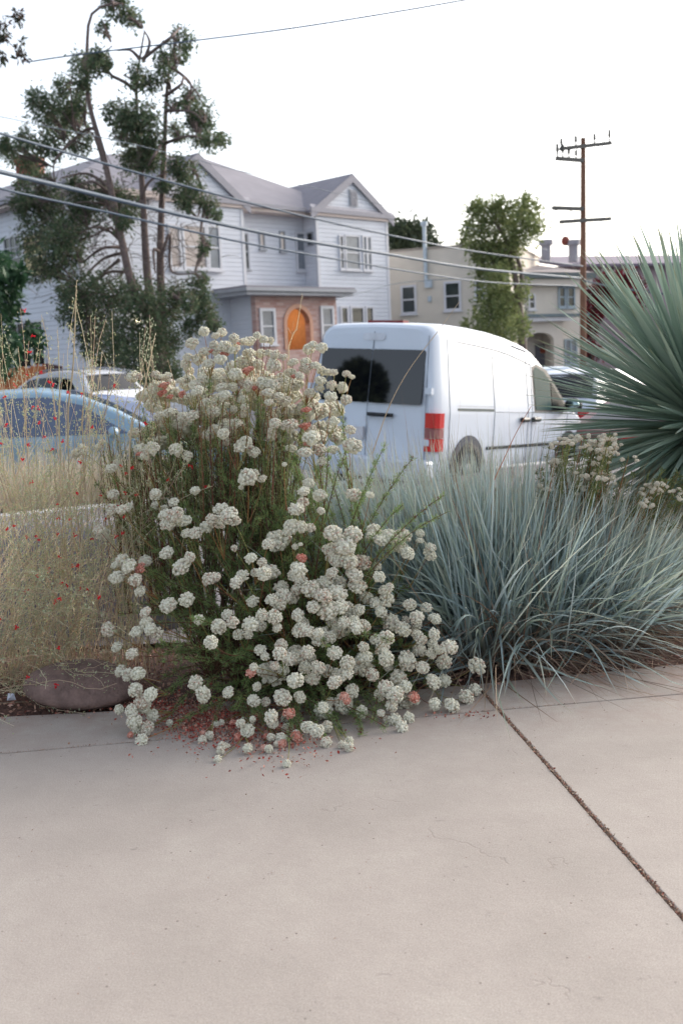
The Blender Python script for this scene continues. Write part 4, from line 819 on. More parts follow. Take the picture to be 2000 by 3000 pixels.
clumps = [(350, 28, 42, 26), (385, 55, 28, 20), (300, 85, 22, 14), (330, 0, 30, 16), (240, 185, 28, 32), (285, 200, 36, 20), (310, 175, 18, 14), (185, 250, 20, 28), (125, 315, 42, 36), (110, 290, 24, 20), (190, 320, 46, 36), (165, 370, 40, 40), (235, 290, 26, 36), (225, 350, 36, 30), (75, 400, 30, 24), (40, 440, 44, 26), (90, 475, 34, 40), (150, 430, 36, 36), (235, 415, 34, 28), (25, 425, 20, 20), (240, 230, 24, 30), (275, 165, 30, 16),
          (400, 330, 54, 46), (425, 380, 48, 46), (340, 335, 36, 24), (360, 385, 36, 28), (415, 440, 52, 40), (385, 470, 36, 26), (440, 480, 36, 22), (440, 250, 24, 30), (482, 215, 28, 30), (530, 120, 30, 34), (520, 165, 24, 24), (470, 170, 18, 22), (400, 215, 22, 30), (560, 275, 32, 20), (595, 335, 36, 34), (585, 380, 36, 30), (625, 412, 34, 20), (655, 408, 18, 16), (522, 385, 24, 26), (550, 305, 20, 20), (440, 430, 30, 30), (370, 350, 30, 24), (505, 300, 20, 18), (575, 350, 24, 24),
          (545, 500, 36, 30), (530, 560, 26, 36), (570, 555, 22, 20), (608, 595, 28, 20), (635, 630, 14, 14), (540, 610, 18, 18), (510, 480, 24, 24), (598, 715, 14, 24), (592, 740, 10, 14), (480, 545, 26, 14),
          (110, 590, 44, 40), (160, 630, 66, 46), (100, 700, 40, 50), (180, 700, 50, 50), (140, 770, 50, 36), (215, 680, 50, 40), (280, 590, 70, 40), (370, 600, 40, 34), (70, 560, 26, 26), (60, 610, 24, 34), (130, 540, 30, 24), (230, 540, 36, 22), (240, 620, 36, 40), (200, 745, 46, 30), (360, 640, 26, 30), (110, 800, 40, 22), (330, 560, 36, 24),
          (250, 850, 70, 46), (330, 870, 80, 54), (220, 910, 44, 50), (420, 880, 64, 50), (490, 900, 50, 44), (290, 960, 56, 50), (370, 970, 66, 56), (450, 990, 50, 56), (470, 1060, 40, 40), (340, 1020, 56, 36), (400, 1050, 60, 36), (260, 1010, 34, 34), (195, 850, 30, 24), (520, 860, 26, 30), (580, 850, 26, 44), (605, 910, 32, 36), (560, 960, 24, 28), (625, 950, 24, 24), (560, 890, 16, 30), (590, 820, 14, 20), (500, 1000, 40, 34), (430, 1100, 60, 30), (500, 1080, 30, 30), (310, 1070, 30, 20)]
crown([c for c in clumps if c[1] < 830], TY, 'foliage', M_con, con, .125, 3200)
crown([c for c in clumps if c[1] >= 830], TY, 'low_foliage', M_con, con, .12, 3900)
allt = np.concatenate([limb([(x, y, (k-1)*.5) for x, y in tp], TY, 1, 1, K=60)[0] for k, tp in enumerate(trunks)]+[limb([(x, y) for x, y in l], TY, 1, 1, K=16)[0] for l in limbs])
A_ = []; B_ = []
for c in clumps:
    cc = at(c[0], c[1], TY); q_ = allt[np.argmin(np.linalg.norm(allt-cc-V(0, 0, -.25), axis=1))]
    for k in range(5): A_.append(q_+(cc-q_)*rng.random()*.4); B_.append(cc+rng.normal(size=3)*V(c[2], c[2], c[3])*TY/FPX*.55)
A_ = np.array(A_); B_ = np.array(B_); T_ = bez(A_, A_*.4+B_*.6+V(0, 0, .12)+rng.normal(size=A_.shape)*.08, B_, 8)
MB().tubes(T_, np.linspace(.026, .008, 8)[None], 4).build('twigs', M_bark, con)['kind'] = 'stuff'
# dead twigs hanging in the lower crown
m = MB(); n = 420; X_ = rng.choice([230, 330, 150, 300, 520, 470], n)+rng.normal(size=n)*55; Y_ = rng.choice([640, 740, 560, 800, 700], n)+rng.normal(size=n)*50
A_ = np.array([at(x, y, TY+rng.normal()*.5) for x, y in zip(X_, Y_)]); D_ = unit(rng.normal(size=(n, 3))*V(1, .5, .7))*rng.uniform(.3, .9, (n, 1)); B_ = A_+D_*.5+rng.normal(size=(n, 3))*.08-V(0, 0, .02); E_ = A_+D_+V(0, 0, -.15)
m.tubes(bez(A_, B_, E_, 6), np.linspace(.012, .004, 6)[None], 3); m.build('dead_twigs', mat('twig', (110, 100, 96), .9), con)['kind'] = 'stuff'

tl_ = empty('street_tree'); tag(tl_, 'light green street tree with a narrow forked crown before the beige and cream houses', 'tree')
T2 = 36.
for pts, r0, r1 in (([(1542, 1200), (1532, 1050), (1520, 900), (1505, 800), (1480, 700), (1440, 640)], .2, .05), ([(1520, 900), (1526, 800), (1500, 700), (1530, 620)], .1, .03), ([(1522, 930), (1470, 820), (1440, 760), (1420, 700)], .1, .03)):
    P, R_ = limb(pts, T2, r0, r1); MB().tube(P, R_, 8).build('trunk' if r0 == .2 else 'branch', M_bark, tl_)
M_lite = rmat('light_foliage', [(108, 120, 78), (132, 142, 90), (90, 104, 70), (154, 158, 106), (118, 132, 86)], .8, trans=.3)
cl = [(1400, 640, 40, 40), (1380, 690, 34, 30), (1430, 620, 34, 34), (1470, 610, 36, 34), (1455, 660, 44, 36), (1500, 640, 34, 34), (1545, 620, 34, 40), (1560, 660, 26, 36), (1525, 600, 18, 20), (1530, 680, 44, 36), (1420, 700, 50, 36), (1480, 710, 50, 34), (1400, 740, 44, 34), (1440, 770, 50, 34), (1490, 760, 40, 34), (1420, 800, 40, 26), (1460, 820, 46, 26), (1500, 720, 34, 28), (1395, 610, 20, 18), (1540, 585, 12, 12),
      (1440, 860, 40, 40), (1480, 880, 46, 40), (1420, 900, 30, 34), (1450, 930, 60, 40), (1500, 920, 40, 44), (1390, 945, 30, 20), (1520, 960, 28, 26), (1480, 970, 50, 30), (1535, 850, 16, 22), (1430, 980, 40, 24)]
crown(cl, T2, 'crown', M_lite, tl_, .17, 1600, .1)
dt = empty('dark_tree'); tag(dt, 'dense dark tree behind the beige building next to the white house gable', 'tree')
P, R_ = limb([(1200, 900), (1195, 760), (1190, 680)], 62, .4, .2); MB().tube(P, R_, 8).build('trunk', M_bark, dt)
M_dk = rmat('dark_foliage', [(50, 62, 50), (66, 78, 58), (80, 90, 66), (58, 70, 54)], .85, trans=.15)
crown([(1160, 690, 36, 36), (1190, 670, 36, 34), (1220, 690, 34, 34), (1250, 710, 34, 28), (1200, 720, 50, 30), (1150, 730, 36, 30), (1275, 725, 22, 16), (1230, 740, 50, 24), (1170, 660, 20, 16), (1290, 735, 14, 10), (1340, 728, 12, 8), (1240, 670, 14, 14)], 62, 'crown', M_dk, dt, .42, 520, .0, 1.2)
lt = empty('leafy_tree'); tag(lt, 'dark green broadleaf tree at the left edge, cut off by the frame', 'tree')
P, R_ = limb([(-60, 1300), (-50, 1000), (-60, 800)], 24, .2, .1); MB().tube(P, R_, 8).build('trunk', M_bark, lt)
M_lf = rmat('broad_leaves', [(34, 58, 40), (50, 78, 52), (66, 98, 66), (40, 66, 50)], .6, trans=.25)
crown([(0, 800, 40, 50), (20, 850, 36, 44), (-20, 770, 30, 40), (10, 910, 36, 36), (-30, 870, 50, 60), (0, 960, 26, 26), (60, 800, 18, 14), (30, 830, 26, 26), (30, 1010, 40, 36), (10, 1050, 44, 40), (-20, 1020, 40, 40), (70, 990, 22, 26), (90, 960, 16, 18), (-60, 800, 60, 90), (110, 1010, 10, 30)], 24, 'crown', M_lf, lt, .2, 1500, .5)
lt2 = empty('hanging_branch_tree'); tag(lt2, 'sparse tree whose reddish green branch tips hang into the upper left corner', 'tree')
P, R_ = limb([(-260, 1300), (-250, 700), (-200, 300), (-120, 120), (10, 120)], 26, .22, .02); MB().tube(P, R_, 8).build('trunk', M_bark, lt2)
P, R_ = limb([(-90, 120), (-10, 110), (25, 125), (45, 140)], 26, .03, .01); MB().tube(P, R_, 6).build('branch', M_bark, lt2)
crown([(8, 75, 14, 24), (48, 42, 14, 12), (42, 70, 14, 24), (22, 100, 20, 12), (62, 135, 12, 18), (65, 160, 12, 14), (55, 170, 8, 10), (-30, 120, 30, 60), (-80, 60, 60, 80), (2, 140, 8, 30)], 26, 'crown', rmat('tip_foliage', [(70, 84, 60), (104, 78, 74), (56, 70, 54), (90, 94, 74)], .8, trans=.2), lt2, .15, 900, .5, .2)
bv = empty('bougainvillea'); tag(bv, 'crimson bougainvillea climbing the mauve building behind the pole', 'shrub')
P, R_ = limb([(1740, 1200), (1735, 1000), (1740, 850)], 57, .12, .05); MB().tube(P, R_, 6).build('stem', M_bark, bv)
crown([(1735, 900, 26, 34), (1730, 940, 22, 40), (1745, 860, 30, 24), (1770, 830, 34, 20), (1800, 815, 40, 14), (1850, 825, 34, 20), (1820, 860, 40, 30), (1725, 990, 18, 30), (1790, 880, 40, 30), (1740, 1030, 20, 24), (1860, 870, 20, 40)], 57, 'crown', rmat('crimson_bracts', [(120, 22, 40), (96, 20, 34), (136, 44, 56), (66, 28, 36), (60, 66, 50)], .8, trans=.2), bv, .3, 800, .2, .6)
# a wall lamp seen glowing through the conifer, fixed to the house
wl = F0.px(398, 938); m = MB().sphere(F0.P(wl[0], wl[1], .15), .09, 10, 8); o = m.build('wall_lamp', emat('cream_glow', (255, 240, 200), 8)); tag(o, 'small glowing round lamp on the white wall seen through the conifer', 'lamp')

rt = empty('far_tree'); tag(rt, 'tree outside the frame, seen only as a dark reflection in the van rear windows', 'tree')
m = MB(); Ps = []; Ds = []
for cx, cy, cz, r_ in ((-19, 4.5, 5, 1.6), (-19, 5, 3.2, 1.8), (-19.5, 4.2, 6.6, 1.), (-17, 8.3, 4, 1.0), (-17, 8.4, 6, .8), (-17, 8.2, 2.6, .9)):
    r_ *= .78; n = 1800; d = unit(rng.normal(size=(n, 3))); P = V(cx-.3, cy+.2, cz)+d*(rng.random((n, 1))**.4)*r_; Ps.append(P); Ds.append(d+rng.normal(size=(n, 3))*.6)
m.leaves(np.concatenate(Ps), np.concatenate(Ds), .3, .16); m.build('crown', M_dk, rt); MB().tube([V(-19, 4.7, -.4), V(-19, 4.6, 4)], .18, 8).build('trunk', M_bark, rt); MB().tube([V(-17, 8.3, -.4), V(-17, 8.3, 4)], .14, 8).build('trunk', M_bark, rt)

# ================================================================ YUCCA
yu = empty('yucca', (0, 0, 0)); tag(yu, 'large spiky blue-green yucca rosette on a short trunk at the right edge', 'yucca')
yc = at(2052, 1252, 5.3)
n = 980; u = rng.random(n); el = np.arcsin(-.85+1.85*u); az_ = rng.uniform(0, 2*PI, n)
D = np.stack([np.cos(el)*np.cos(az_), np.cos(el)*np.sin(az_), np.sin(el)], 1)
L = rng.uniform(.68, .86, n)*np.interp(D[:, 2], [0, .3, 1], [1, 1.08, 1.25])*np.where(D[:, 2] < -.3, .85, 1)
A_ = yc+D*.05+V(0, 0, 1)*(D[:, 2:3]*.12); K = 7; t = np.linspace(0, 1, K)[None, :, None]
P = A_[:, None]+D[:, None]*L[:, None, None]*t+V(0, 0, -1)*(t**2)*(.05*L*(1-np.abs(D[:, 2])))[:, None, None]
Wd = .025*np.array([1.15, 1.1, 1.1, 1., .8, .5, .05])[None]*rng.uniform(.8, 1.15, (n, 1))
M_yuc = rmat('yucca_leaf', [(122, 144, 128), (142, 162, 144), (160, 176, 158), (130, 150, 136), (170, 184, 166)], .45, trans=.2, tip=(140, 138, 104), spec=.5, tp=.88)
P = P+rng.normal(size=(n, 1, 3))*.022*t**2
MB().ribbons(P, Wd, .22, up=rng.normal(size=(n, 1, 3))*.35+V(0, 0, 1)).build('leaves', M_yuc, yu)
n = 260; el = rng.uniform(-1.5, -.75, n); az_ = rng.uniform(0, 2*PI, n); D = np.stack([np.cos(el)*np.cos(az_), np.cos(el)*np.sin(az_), np.sin(el)], 1); A_ = yc+V(0, 0, -.1)+D*.05
P = A_[:, None]+D[:, None]*rng.uniform(.4, .6, (n, 1, 1))*t
MB().ribbons(P, .016*np.array([1.1, 1.1, 1.1, 1., .8, .5, .05])[None]*np.ones((n, 1)), .2).build('dry_leaves', rmat('dry_yucca', [(70, 84, 68), (104, 100, 80), (84, 92, 76), (60, 72, 62)], .8), yu)
MB().tube([V(yc[0], yc[1], -.05), yc-V(0, 0, .3), yc], [.1, .09, .07], 10).build('trunk', M_bark, yu)

# ================================================================ BLUE GRASS CLUMP
bgz = empty('blue_grass_clump'); tag(bgz, 'big mound of arching blue-grey grass blades between the white flower bush and the yucca', 'grass clump')
M_bg = rmat('blue_blade', [(150, 170, 172), (168, 186, 186), (188, 200, 198), (160, 180, 176), (178, 190, 170), (142, 158, 158), (194, 200, 184)], .55, tp=.86, tip=(184, 174, 150), base=(136, 122, 108), trans=.42, spec=.35)
def grass(n, bases, spread, Lr, Wr, lean_bias, K=9, curl=.5, name='blades', mt=M_bg, root=bgz, zmin=.012, flat=0., tw=.4):
    b = np.array(bases)[rng.integers(0, len(bases), n)]+np.stack([rng.normal(size=n)*spread[0], rng.normal(size=n)*spread[1], np.zeros(n)], 1); b[:, 2] = 0
    az_ = rng.uniform(0, 2*PI, n); tilt = np.abs(rng.normal(size=n))*tw+flat
    D = np.stack([np.cos(az_)*np.sin(tilt), np.sin(az_)*np.sin(tilt), np.cos(tilt)], 1)+lean_bias(b); D = unit(D)
    L = rng.uniform(*Lr, n)*np.interp(b[:, 0], [.2, .7, 1.0, 1.35, 1.7], [1., .98, .84, .62, .5]); sag = curl*rng.uniform(.3, 1.3, n)*L; H = D*V(1, 1, 0); H = unit(H+1e-4)
    t = np.linspace(0, 1, K)[None, :, None]
    P = b[:, None]+D[:, None]*L[:, None, None]*t+(H*.35-V(0, 0, .8))[:, None]*sag[:, None, None]*t**2.4*np.linalg.norm(D[:, :2], axis=1)[:, None, None]
    P = P+rng.normal(size=(n, 1, 3))*.03*t**2
    fr = edge_y(P[..., 0]); P[..., 2] = np.maximum(P[..., 2], zmin+rng.random((n, 1))*.02)
    prof = np.interp(np.linspace(0, 1, K), [0, .15, .5, .8, 1], [.8, 1, .9, .55, .05])[None]
    W = rng.uniform(*Wr, n)[:, None]*prof
    return MB().ribbons(P, W, .16).build(name, mt, root)
def edge_y(x): return np.interp(x, [p[0] for p in e_pts]+[p[0] for p in eR], [p[1] for p in e_pts]+[p[1] for p in eR])
cB = gnd(1460, 1955); 
bases = [V(x, y, 0) for x, y in ((.52, 4.08), (.62, 4.2), (.75, 4.15), (.5, 4.35), (.7, 4.45), (.9, 4.3), (1.05, 4.22), (1.2, 4.35), (1.0, 4.55), (1.35, 4.5), (.35, 4.5), (.3, 4.75), (.6, 4.8), (.9, 4.8), (1.2, 4.75), (1.5, 4.6), (.12, 4.45), (.1, 4.8), (-.05, 4.5), (.0, 4.65), (.2, 4.3))]
cx_ = .8
grass(6400, bases, (.07, .08), (.62, .97), (.0045, .0105), lambda b: np.stack([(b[:, 0]-.7)*.55, np.full(len(b), -.06), np.zeros(len(b))], 1), curl=.42, tw=.36)
grass(1500, bases[:9]+[V(.3, 4.2, 0), V(.12, 4.4, 0)], (.07, .05), (.5, .85), (.006, .014), lambda b: np.stack([(b[:, 0]-cx_)*.9, np.full(len(b), -.25), np.zeros(len(b))], 1), curl=.7, tw=.6, name='arching_blades')
M_dryb = rmat('dry_blade', [(150, 122, 98), (128, 104, 88), (172, 148, 124), (112, 92, 82), (150, 138, 124)], .8)
grass(900, bases[:9]+bases[2:8], (.1, .06), (.3, .8), (.003, .007), lambda b: np.stack([(b[:, 0]-cx_)*.8, np.full(len(b), -.45), -.3*np.ones(len(b))], 1), curl=1.0, tw=.9, name='dry_blades', mt=M_dryb)
grass(260, bases, (.1, .1), (.85, 1.12), (.0018, .003), lambda b: np.stack([(b[:, 0]-cx_)*.4, np.full(len(b), -.05), np.zeros(len(b))], 1), curl=.1, tw=.2, name='flower_stalks', mt=rmat('stalk', [(176, 150, 110), (150, 120, 90), (160, 100, 70), (140, 140, 110)], .8))

# ================================================================ WHITE FLOWER BUSH
bk = empty('flowering_bush'); tag(bk, 'sprawling green bush covered in round creamy white flower heads, spilling over the sidewalk', 'flowering bush')
HD = np.array([[int(v) for v in q.split(',')] for q in '''598,972,16 563,1006,18 632,983,12 651,975,14 627,1010,14 602,1030,17 550,1046,14 545,1068,16 583,1053,20 612,1066,18 646,1053,19 659,1017,20 686,1024,18 632,1030,13 686,992,16 712,1001,13 730,999,17 753,983,12 773,995,14 793,998,11 728,1035,18 719,1062,19 764,1035,19 788,1035,13 806,1039,14 829,1046,13 802,1073,21 757,1068,16 858,1062,16 896,1062,16 896,1079,18 925,1071,14 942,1086,14 962,1091,12 978,1091,12 904,1024,17 916,1010,12 942,1019,17 1014,1095,12 1030,1104,10 938,1115,16 971,1129,16 1003,1137,16 936,1138,13 969,1162,19 1014,1172,17 907,1151,16 554,1111,17 529,1115,12 572,1129,20 596,1111,19 630,1104,18 579,1146,18 556,1088,13 690,1097,21 650,1135,18 659,1158,16 681,1133,17 712,1124,13 730,1129,16 771,1122,20 800,1129,20 824,1117,16 867,1126,23 851,1093,16 878,1102,13 842,1138,16 784,1149,16 815,1160,16 835,1175,20 788,1178,13 712,1171,16 717,1193,13 686,1198,11 657,1189,16 596,1198,22 623,1207,22 603,1180,14 489,1104,16 456,1097,13 471,1104,11 409,1104,11 496,1209,20 467,1218,17 467,1200,13 538,1222,18 565,1218,19 516,1318,20 550,1336,16 413,1316,20 447,1316,22 427,1334,16 614,1274,21 628,1256,16 657,1242,20 668,1262,18 654,1271,16 657,1294,17 692,1240,17 712,1213,13 712,1307,25 744,1325,19 721,1294,18 704,1316,13 806,1240,17 797,1262,13 795,1280,16 849,1247,25 909,1258,16 911,1283,25 893,1325,20 933,1318,20 945,1352,16 976,1236,18 974,1318,18 1025,1260,16 1032,1307,27 853,1314,16 833,1361,8 726,1401,27 712,1388,16 746,1388,14 768,1403,14 572,1437,16 456,1452,17 509,1472,16 454,1479,13 706,1428,8 904,1417,19 889,1439,18 887,1472,19 867,1492,23 938,1452,23 940,1497,12 1036,1450,22 1083,1450,12 485,1508,20 514,1508,25 538,1526,22 494,1535,23 480,1490,13 646,1490,21 672,1508,27 641,1530,25 686,1526,20 619,1521,16 605,1544,22 574,1562,20 547,1562,16 855,1544,23 880,1544,20 909,1546,17 786,1595,20 974,1562,27 1034,1566,25 1009,1591,28 962,1611,18 489,1620,22 556,1633,16 427,1644,20 686,1606,10 735,1635,18 864,1602,10 880,1595,7 1013,1602,30 975,1609,20 845,1558,13 768,1647,15 773,1681,20 748,1678,15 1095,1553,23 1115,1581,21 1085,1571,15 1141,1571,23 1177,1573,27 1194,1622,19 1171,1604,23 1230,1563,13 1230,1584,11 1261,1604,16 1258,1624,20 1059,1650,24 988,1640,26 1023,1645,26 972,1678,18 967,1635,15 876,1670,23 881,1701,20 860,1686,18 865,1660,15 631,1691,18 613,1696,19 710,1686,20 692,1706,20 1041,1686,20 1046,1716,26 1029,1676,18 1105,1660,14 1110,1691,19 911,1727,26 952,1706,23 993,1706,23 947,1747,24 988,1737,28 962,1788,32 916,1778,18 998,1778,23 824,1719,23 830,1747,23 870,1727,18 855,1752,20 819,1772,20 796,1757,18 740,1762,17 768,1803,19 804,1808,23 733,1829,24 761,1834,18 666,1801,16 641,1836,23 682,1823,20 699,1859,19 728,1859,14 812,1839,15 873,1803,19 881,1844,24 904,1849,18 891,1823,15 932,1854,15 965,1868,20 939,1877,14 1029,1798,26 1064,1834,20 1044,1839,21 1008,1823,18 1034,1823,20 1049,1788,20 1018,1778,18 618,1882,21 763,1905,18 776,1923,13 824,1890,20 819,1915,21 860,1926,16 845,1931,19 804,1951,13 901,1910,21 909,1928,18 893,1956,20 932,1954,20 916,1987,23 865,1994,24 771,1964,20 743,1954,13 830,1964,18 980,1913,23 957,1966,21 988,1977,18 980,1999,21 1018,1941,23 1013,1971,23 1057,1951,28 1069,1926,20 1090,1977,20 1031,2025,21 1126,1732,18 1141,1719,14 1131,1757,23 1103,1767,20 1074,1752,20 1115,1793,19 1143,1823,28 1187,1816,13 1179,1844,23 1199,1772,19 1248,1780,18 1220,1808,20 1273,1813,19 1217,1834,18 1220,1859,18 1233,1874,18 1271,1859,19 1268,1890,19 1314,1897,24 1131,1869,24 1100,1874,18 1120,1905,23 1131,1931,23 1064,1895,15 1136,1951,18 1192,1936,30 1228,1905,19 1261,1915,18 1284,1905,15 1238,1956,20 1299,1941,23 1166,1987,28 1187,2012,19 1131,2017,24 1156,2033,26 1110,2038,18 1268,1997,23 1302,1994,21 1396,1951,26 1212,2048,18 1182,2058,23 1146,2068,20 1273,2063,21 1322,2068,28 1365,2043,23 1391,2020,18 1197,2104,18 1156,2109,20 1177,2130,20 1115,2089,13 1133,2109,13 1059,2086,19 669,2028,18 743,2053,20 779,2056,14 827,2043,26 878,2043,19 947,2073,16 967,2056,14 794,2099,21 799,2119,18 753,2012,14 705,2119,15 725,2140,19 615,2155,15 740,2107,9 794,2160,13 842,2135,18 824,2165,18 865,2153,15 901,2130,18 927,2140,23 957,2130,18 955,2176,19 1003,2183,13 1023,2170,13 725,2193,15 666,2188,11 638,2224,13 840,2239,13 333,1449,17 328,1494,18 357,1494,16 375,1487,16 290,1552,16 304,1565,20 357,1641,22 379,1659,22 337,1657,13 397,1699,20 344,1692,20 328,1692,11 411,1733,17 493,1773,25 547,1757,23 426,1793,17 429,1824,19 440,1842,20 402,1851,20 460,1855,20 317,1844,23 583,1815,17 344,1896,16 387,1916,19 353,1965,21 375,1976,18 404,1974,22 397,2021,22 442,2034,20 415,2056,22 386,2083,21 424,2070,22 446,2096,20 393,2114,22 433,2132,20 402,2141,16 415,2168,20 350,2079,15 574,2000,22 596,2034,23 531,1661,28 391,1104,20 393,1270,18 241,1319,18 223,1328,16 286,1310,13 299,1296,11 326,1372,17 455,1444,16 344,1357,13'''.split()], float)
RUST = [(480, 1128), (476, 1150), (498, 1162), (534, 1153), (659, 1037), (695, 1008), (721, 1086), (733, 1079), (409, 1329), (860, 1102), (744, 1135), (898, 1200), (893, 1247), (883, 1634), (735, 1971), (1008, 2040), (1016, 2053), (1212, 2043), (870, 2158), (847, 2090), (410, 1665), (620, 1028), (905, 1300)]
def bush_depth(x, y):
    Z = np.interp(y, [980, 1150, 1300, 1500, 1700, 1900, 2050, 2240], [4.12, 4.05, 3.95, 3.75, 3.6, 3.45, 3.36, 3.2])
    return Z+np.clip(abs(x-780)-150, 0, 600)/600*.28
def head_mesh(seed, nl, flat=.75, mt=None, sp=(.12)):
    r_ = np.random.default_rng(seed); m = MB()
    for k in range(nl):
        zc = 1-1.5*(k+.5)/nl; a = k*2.4+r_.normal()*.25; rad = math.sqrt(max(0, 1-zc*zc))*.84
        c = V(rad*math.cos(a), rad*math.sin(a), zc*.8*flat)+r_.normal(size=3)*.045*(1 if k else 0); n0 = m.n; m.sphere(c if k else (0, 0, -.05), r_.uniform(.14, .21) if k else .74, 7, 5)
        v = m.v[-1]; d = v-c; v[:] = c+d*(1+r_.normal(size=(len(v), 1))*sp); m.f[-1:] ; m.r[-1] = np.clip(r_.random(len(v))*.85+r_.normal()*.12+(.3 if k % 7 == 3 else 0), 0, 1)
    m.v = [v*V(1, 1, flat)/1.0 for v in m.v]; m.f = [(q, False) for q, _ in m.f]; return m
M_head = rmat('cream_florets', [(234, 232, 212), (224, 222, 202), (230, 226, 208), (214, 212, 190), (222, 214, 198), (204, 188, 170), (184, 146, 126)], .85, spec=.15, trans=.12)
M_rust = rmat('rust_florets', [(196, 128, 108), (180, 104, 88), (206, 152, 134), (196, 146, 130), (216, 190, 174)], .9, spec=.15)
HM = [head_mesh(k, 60+3*(k % 5), .84+.07*(k % 3)) for k in range(9)]
HMR = [head_mesh(50+k, 34, .7, sp=.2) for k in range(2)]
def hbuild(ms, nm, mt): o = [m.build(nm, mt, None) for m in ms]; me = [x.data for x in o]; [bpy.data.objects.remove(x) for x in o]; return me
ME = hbuild(HM, 'flower_head', M_head); MER = hbuild(HMR, 'rust_flower_head', M_rust)
heads = []
for x, y, r_ in HD:
    Z = bush_depth(x, y)+rng.normal()*.05
    g = gnd(x, y, r_*Z/FPX*.6); Z = min(Z, g[1]) if g[1] > 0 else Z
    P = at(x, y, Z); heads.append((P, r_*Z/FPX*1.06, 0))
for x, y in RUST:
    P = at(x, y, min(bush_depth(x, y), gnd(x, y, .012)[1] if y > 1500 else 99)-.02); heads.append((P, rng.uniform(.014, .024), 1))
# further heads inside and on the far side of the bush
for k in range(150):
    x, y = rng.uniform(420, 1000), rng.uniform(1010, 1300)
    if (x-700)/330*(x-700)/330 > 1: continue
    Z = bush_depth(x, y)+rng.uniform(.15, .55); 
    if y < 1040+abs(x-680)*.45: continue
    heads.append((at(x, y, Z), rng.uniform(.035, .05)*1., 0))
for k in range(10):
    x, y = rng.normal(900, 170), rng.uniform(1560, 2080)
    Z = bush_depth(x, y)+rng.uniform(.04, .2); heads.append((at(x, y, Z), rng.uniform(.03, .048), 0))
for k in range(34):
    x, y = rng.normal(740, 120), rng.uniform(2080, 2200); P = gnd(x, y, .012); heads.append((P, rng.uniform(.010, .018), rng.random() < .35))
core = V(-.15, 3.95, .25)
order = sorted(range(len(heads)), key=lambda i: -heads[i][1]/heads[i][0][1]); first = set(order[:100])
rest = MB(); restr = MB(); HN = []
for i, (P, r_, ru) in enumerate(heads):
    up = unit(unit(P-core-V(0, 0, .0))*.55+V(0, 0, .8)+V(0, -.25, 0)+rng.normal(size=3)*.15)
    q = Vector(up).to_track_quat('Z', 'Y').to_matrix() @ Matrix.Rotation(rng.uniform(0, 6.28), 3, 'Z'); Rm = np.array(q)*r_; HN.append(up)
    sc = np.diag([rng.uniform(.9, 1.12), rng.uniform(.9, 1.12), rng.uniform(.85, 1.15)]); Rm = Rm@sc
    if i in first:
        o = bpy.data.objects.new('rust_flower_head' if ru else 'flower_head', (MER if ru else ME)[rng.integers(0, 2 if ru else 9)]); C.objects.link(o); o.parent = bk
        o.matrix_local = Matrix([[*Rm[0], P[0]], [*Rm[1], P[1]], [*Rm[2], P[2]], [0, 0, 0, 1]])
    else:
        src = (HMR if ru else HM)[rng.integers(0, 2 if ru else 9)]; t_ = restr if ru else rest
        v = np.concatenate(src.v)@Rm.T+P; f0 = t_.n
        t_.v.append(v); t_.r.append(np.clip(np.concatenate(src.r)+rng.normal()*.1, 0, 1)); t_.a.append(np.zeros(len(v)))
        n_ = 0; 
        for q_, sm in src.f: t_.f.append((q_+f0, sm))
        t_.n += len(v)
struct(rest.build('flower_heads', M_head, bk), 'stuff'); struct(restr.build('rust_flower_heads', M_rust, bk), 'stuff')
# skeleton: roots -> nodes -> peduncles
Ph = np.array([h[0] for h in heads]); HN = np.array(HN); Rh = np.array([h[1] for h in heads])
left = set(range(len(Ph))); nodes = []
while left:
    i = next(iter(left)); d = np.linalg.norm(Ph-Ph[i], axis=1); g = [j for j in left if d[j] < .11]; left -= set(g); nodes.append(g)
roots = np.array([V(-.42, 3.86, 0), V(-.2, 3.82, 0), V(0, 3.85, 0), V(-.55, 3.98, 0), V(.1, 3.95, 0), V(-.3, 4.05, 0)])
NP = []; ped = []; 
for g in nodes:
    c = Ph[g].mean(0); rt = roots[np.argmin(np.linalg.norm(roots[:, :2]-c[:2], axis=1)+rng.random(len(roots))*.2)]
    N_ = c+unit(rt+V(0, 0, c[2]*.35)-c)*(.10+.08*rng.random())-V(0, 0, .03); N_[2] = max(N_[2], .02); NP.append((rt, N_))
    for j in g: ped.append((N_, N_*.45+Ph[j]*.55-HN[j]*.02+rng.normal(size=3)*.008, Ph[j]-HN[j]*Rh[j]*.2))
ped = np.array(ped); PB = bez(ped[:, 0], ped[:, 1], ped[:, 2], 7); PB[..., 2] = np.maximum(PB[..., 2], .004)
M_stem = rmat('stem', [(128, 132, 74), (150, 140, 84), (116, 116, 74), (160, 112, 70), (104, 60, 50)], .7)
MB().tubes(PB, np.linspace(.0016, .0011, 7)[None], 5).build('flower_stems', M_stem, bk)['kind'] = 'stuff'
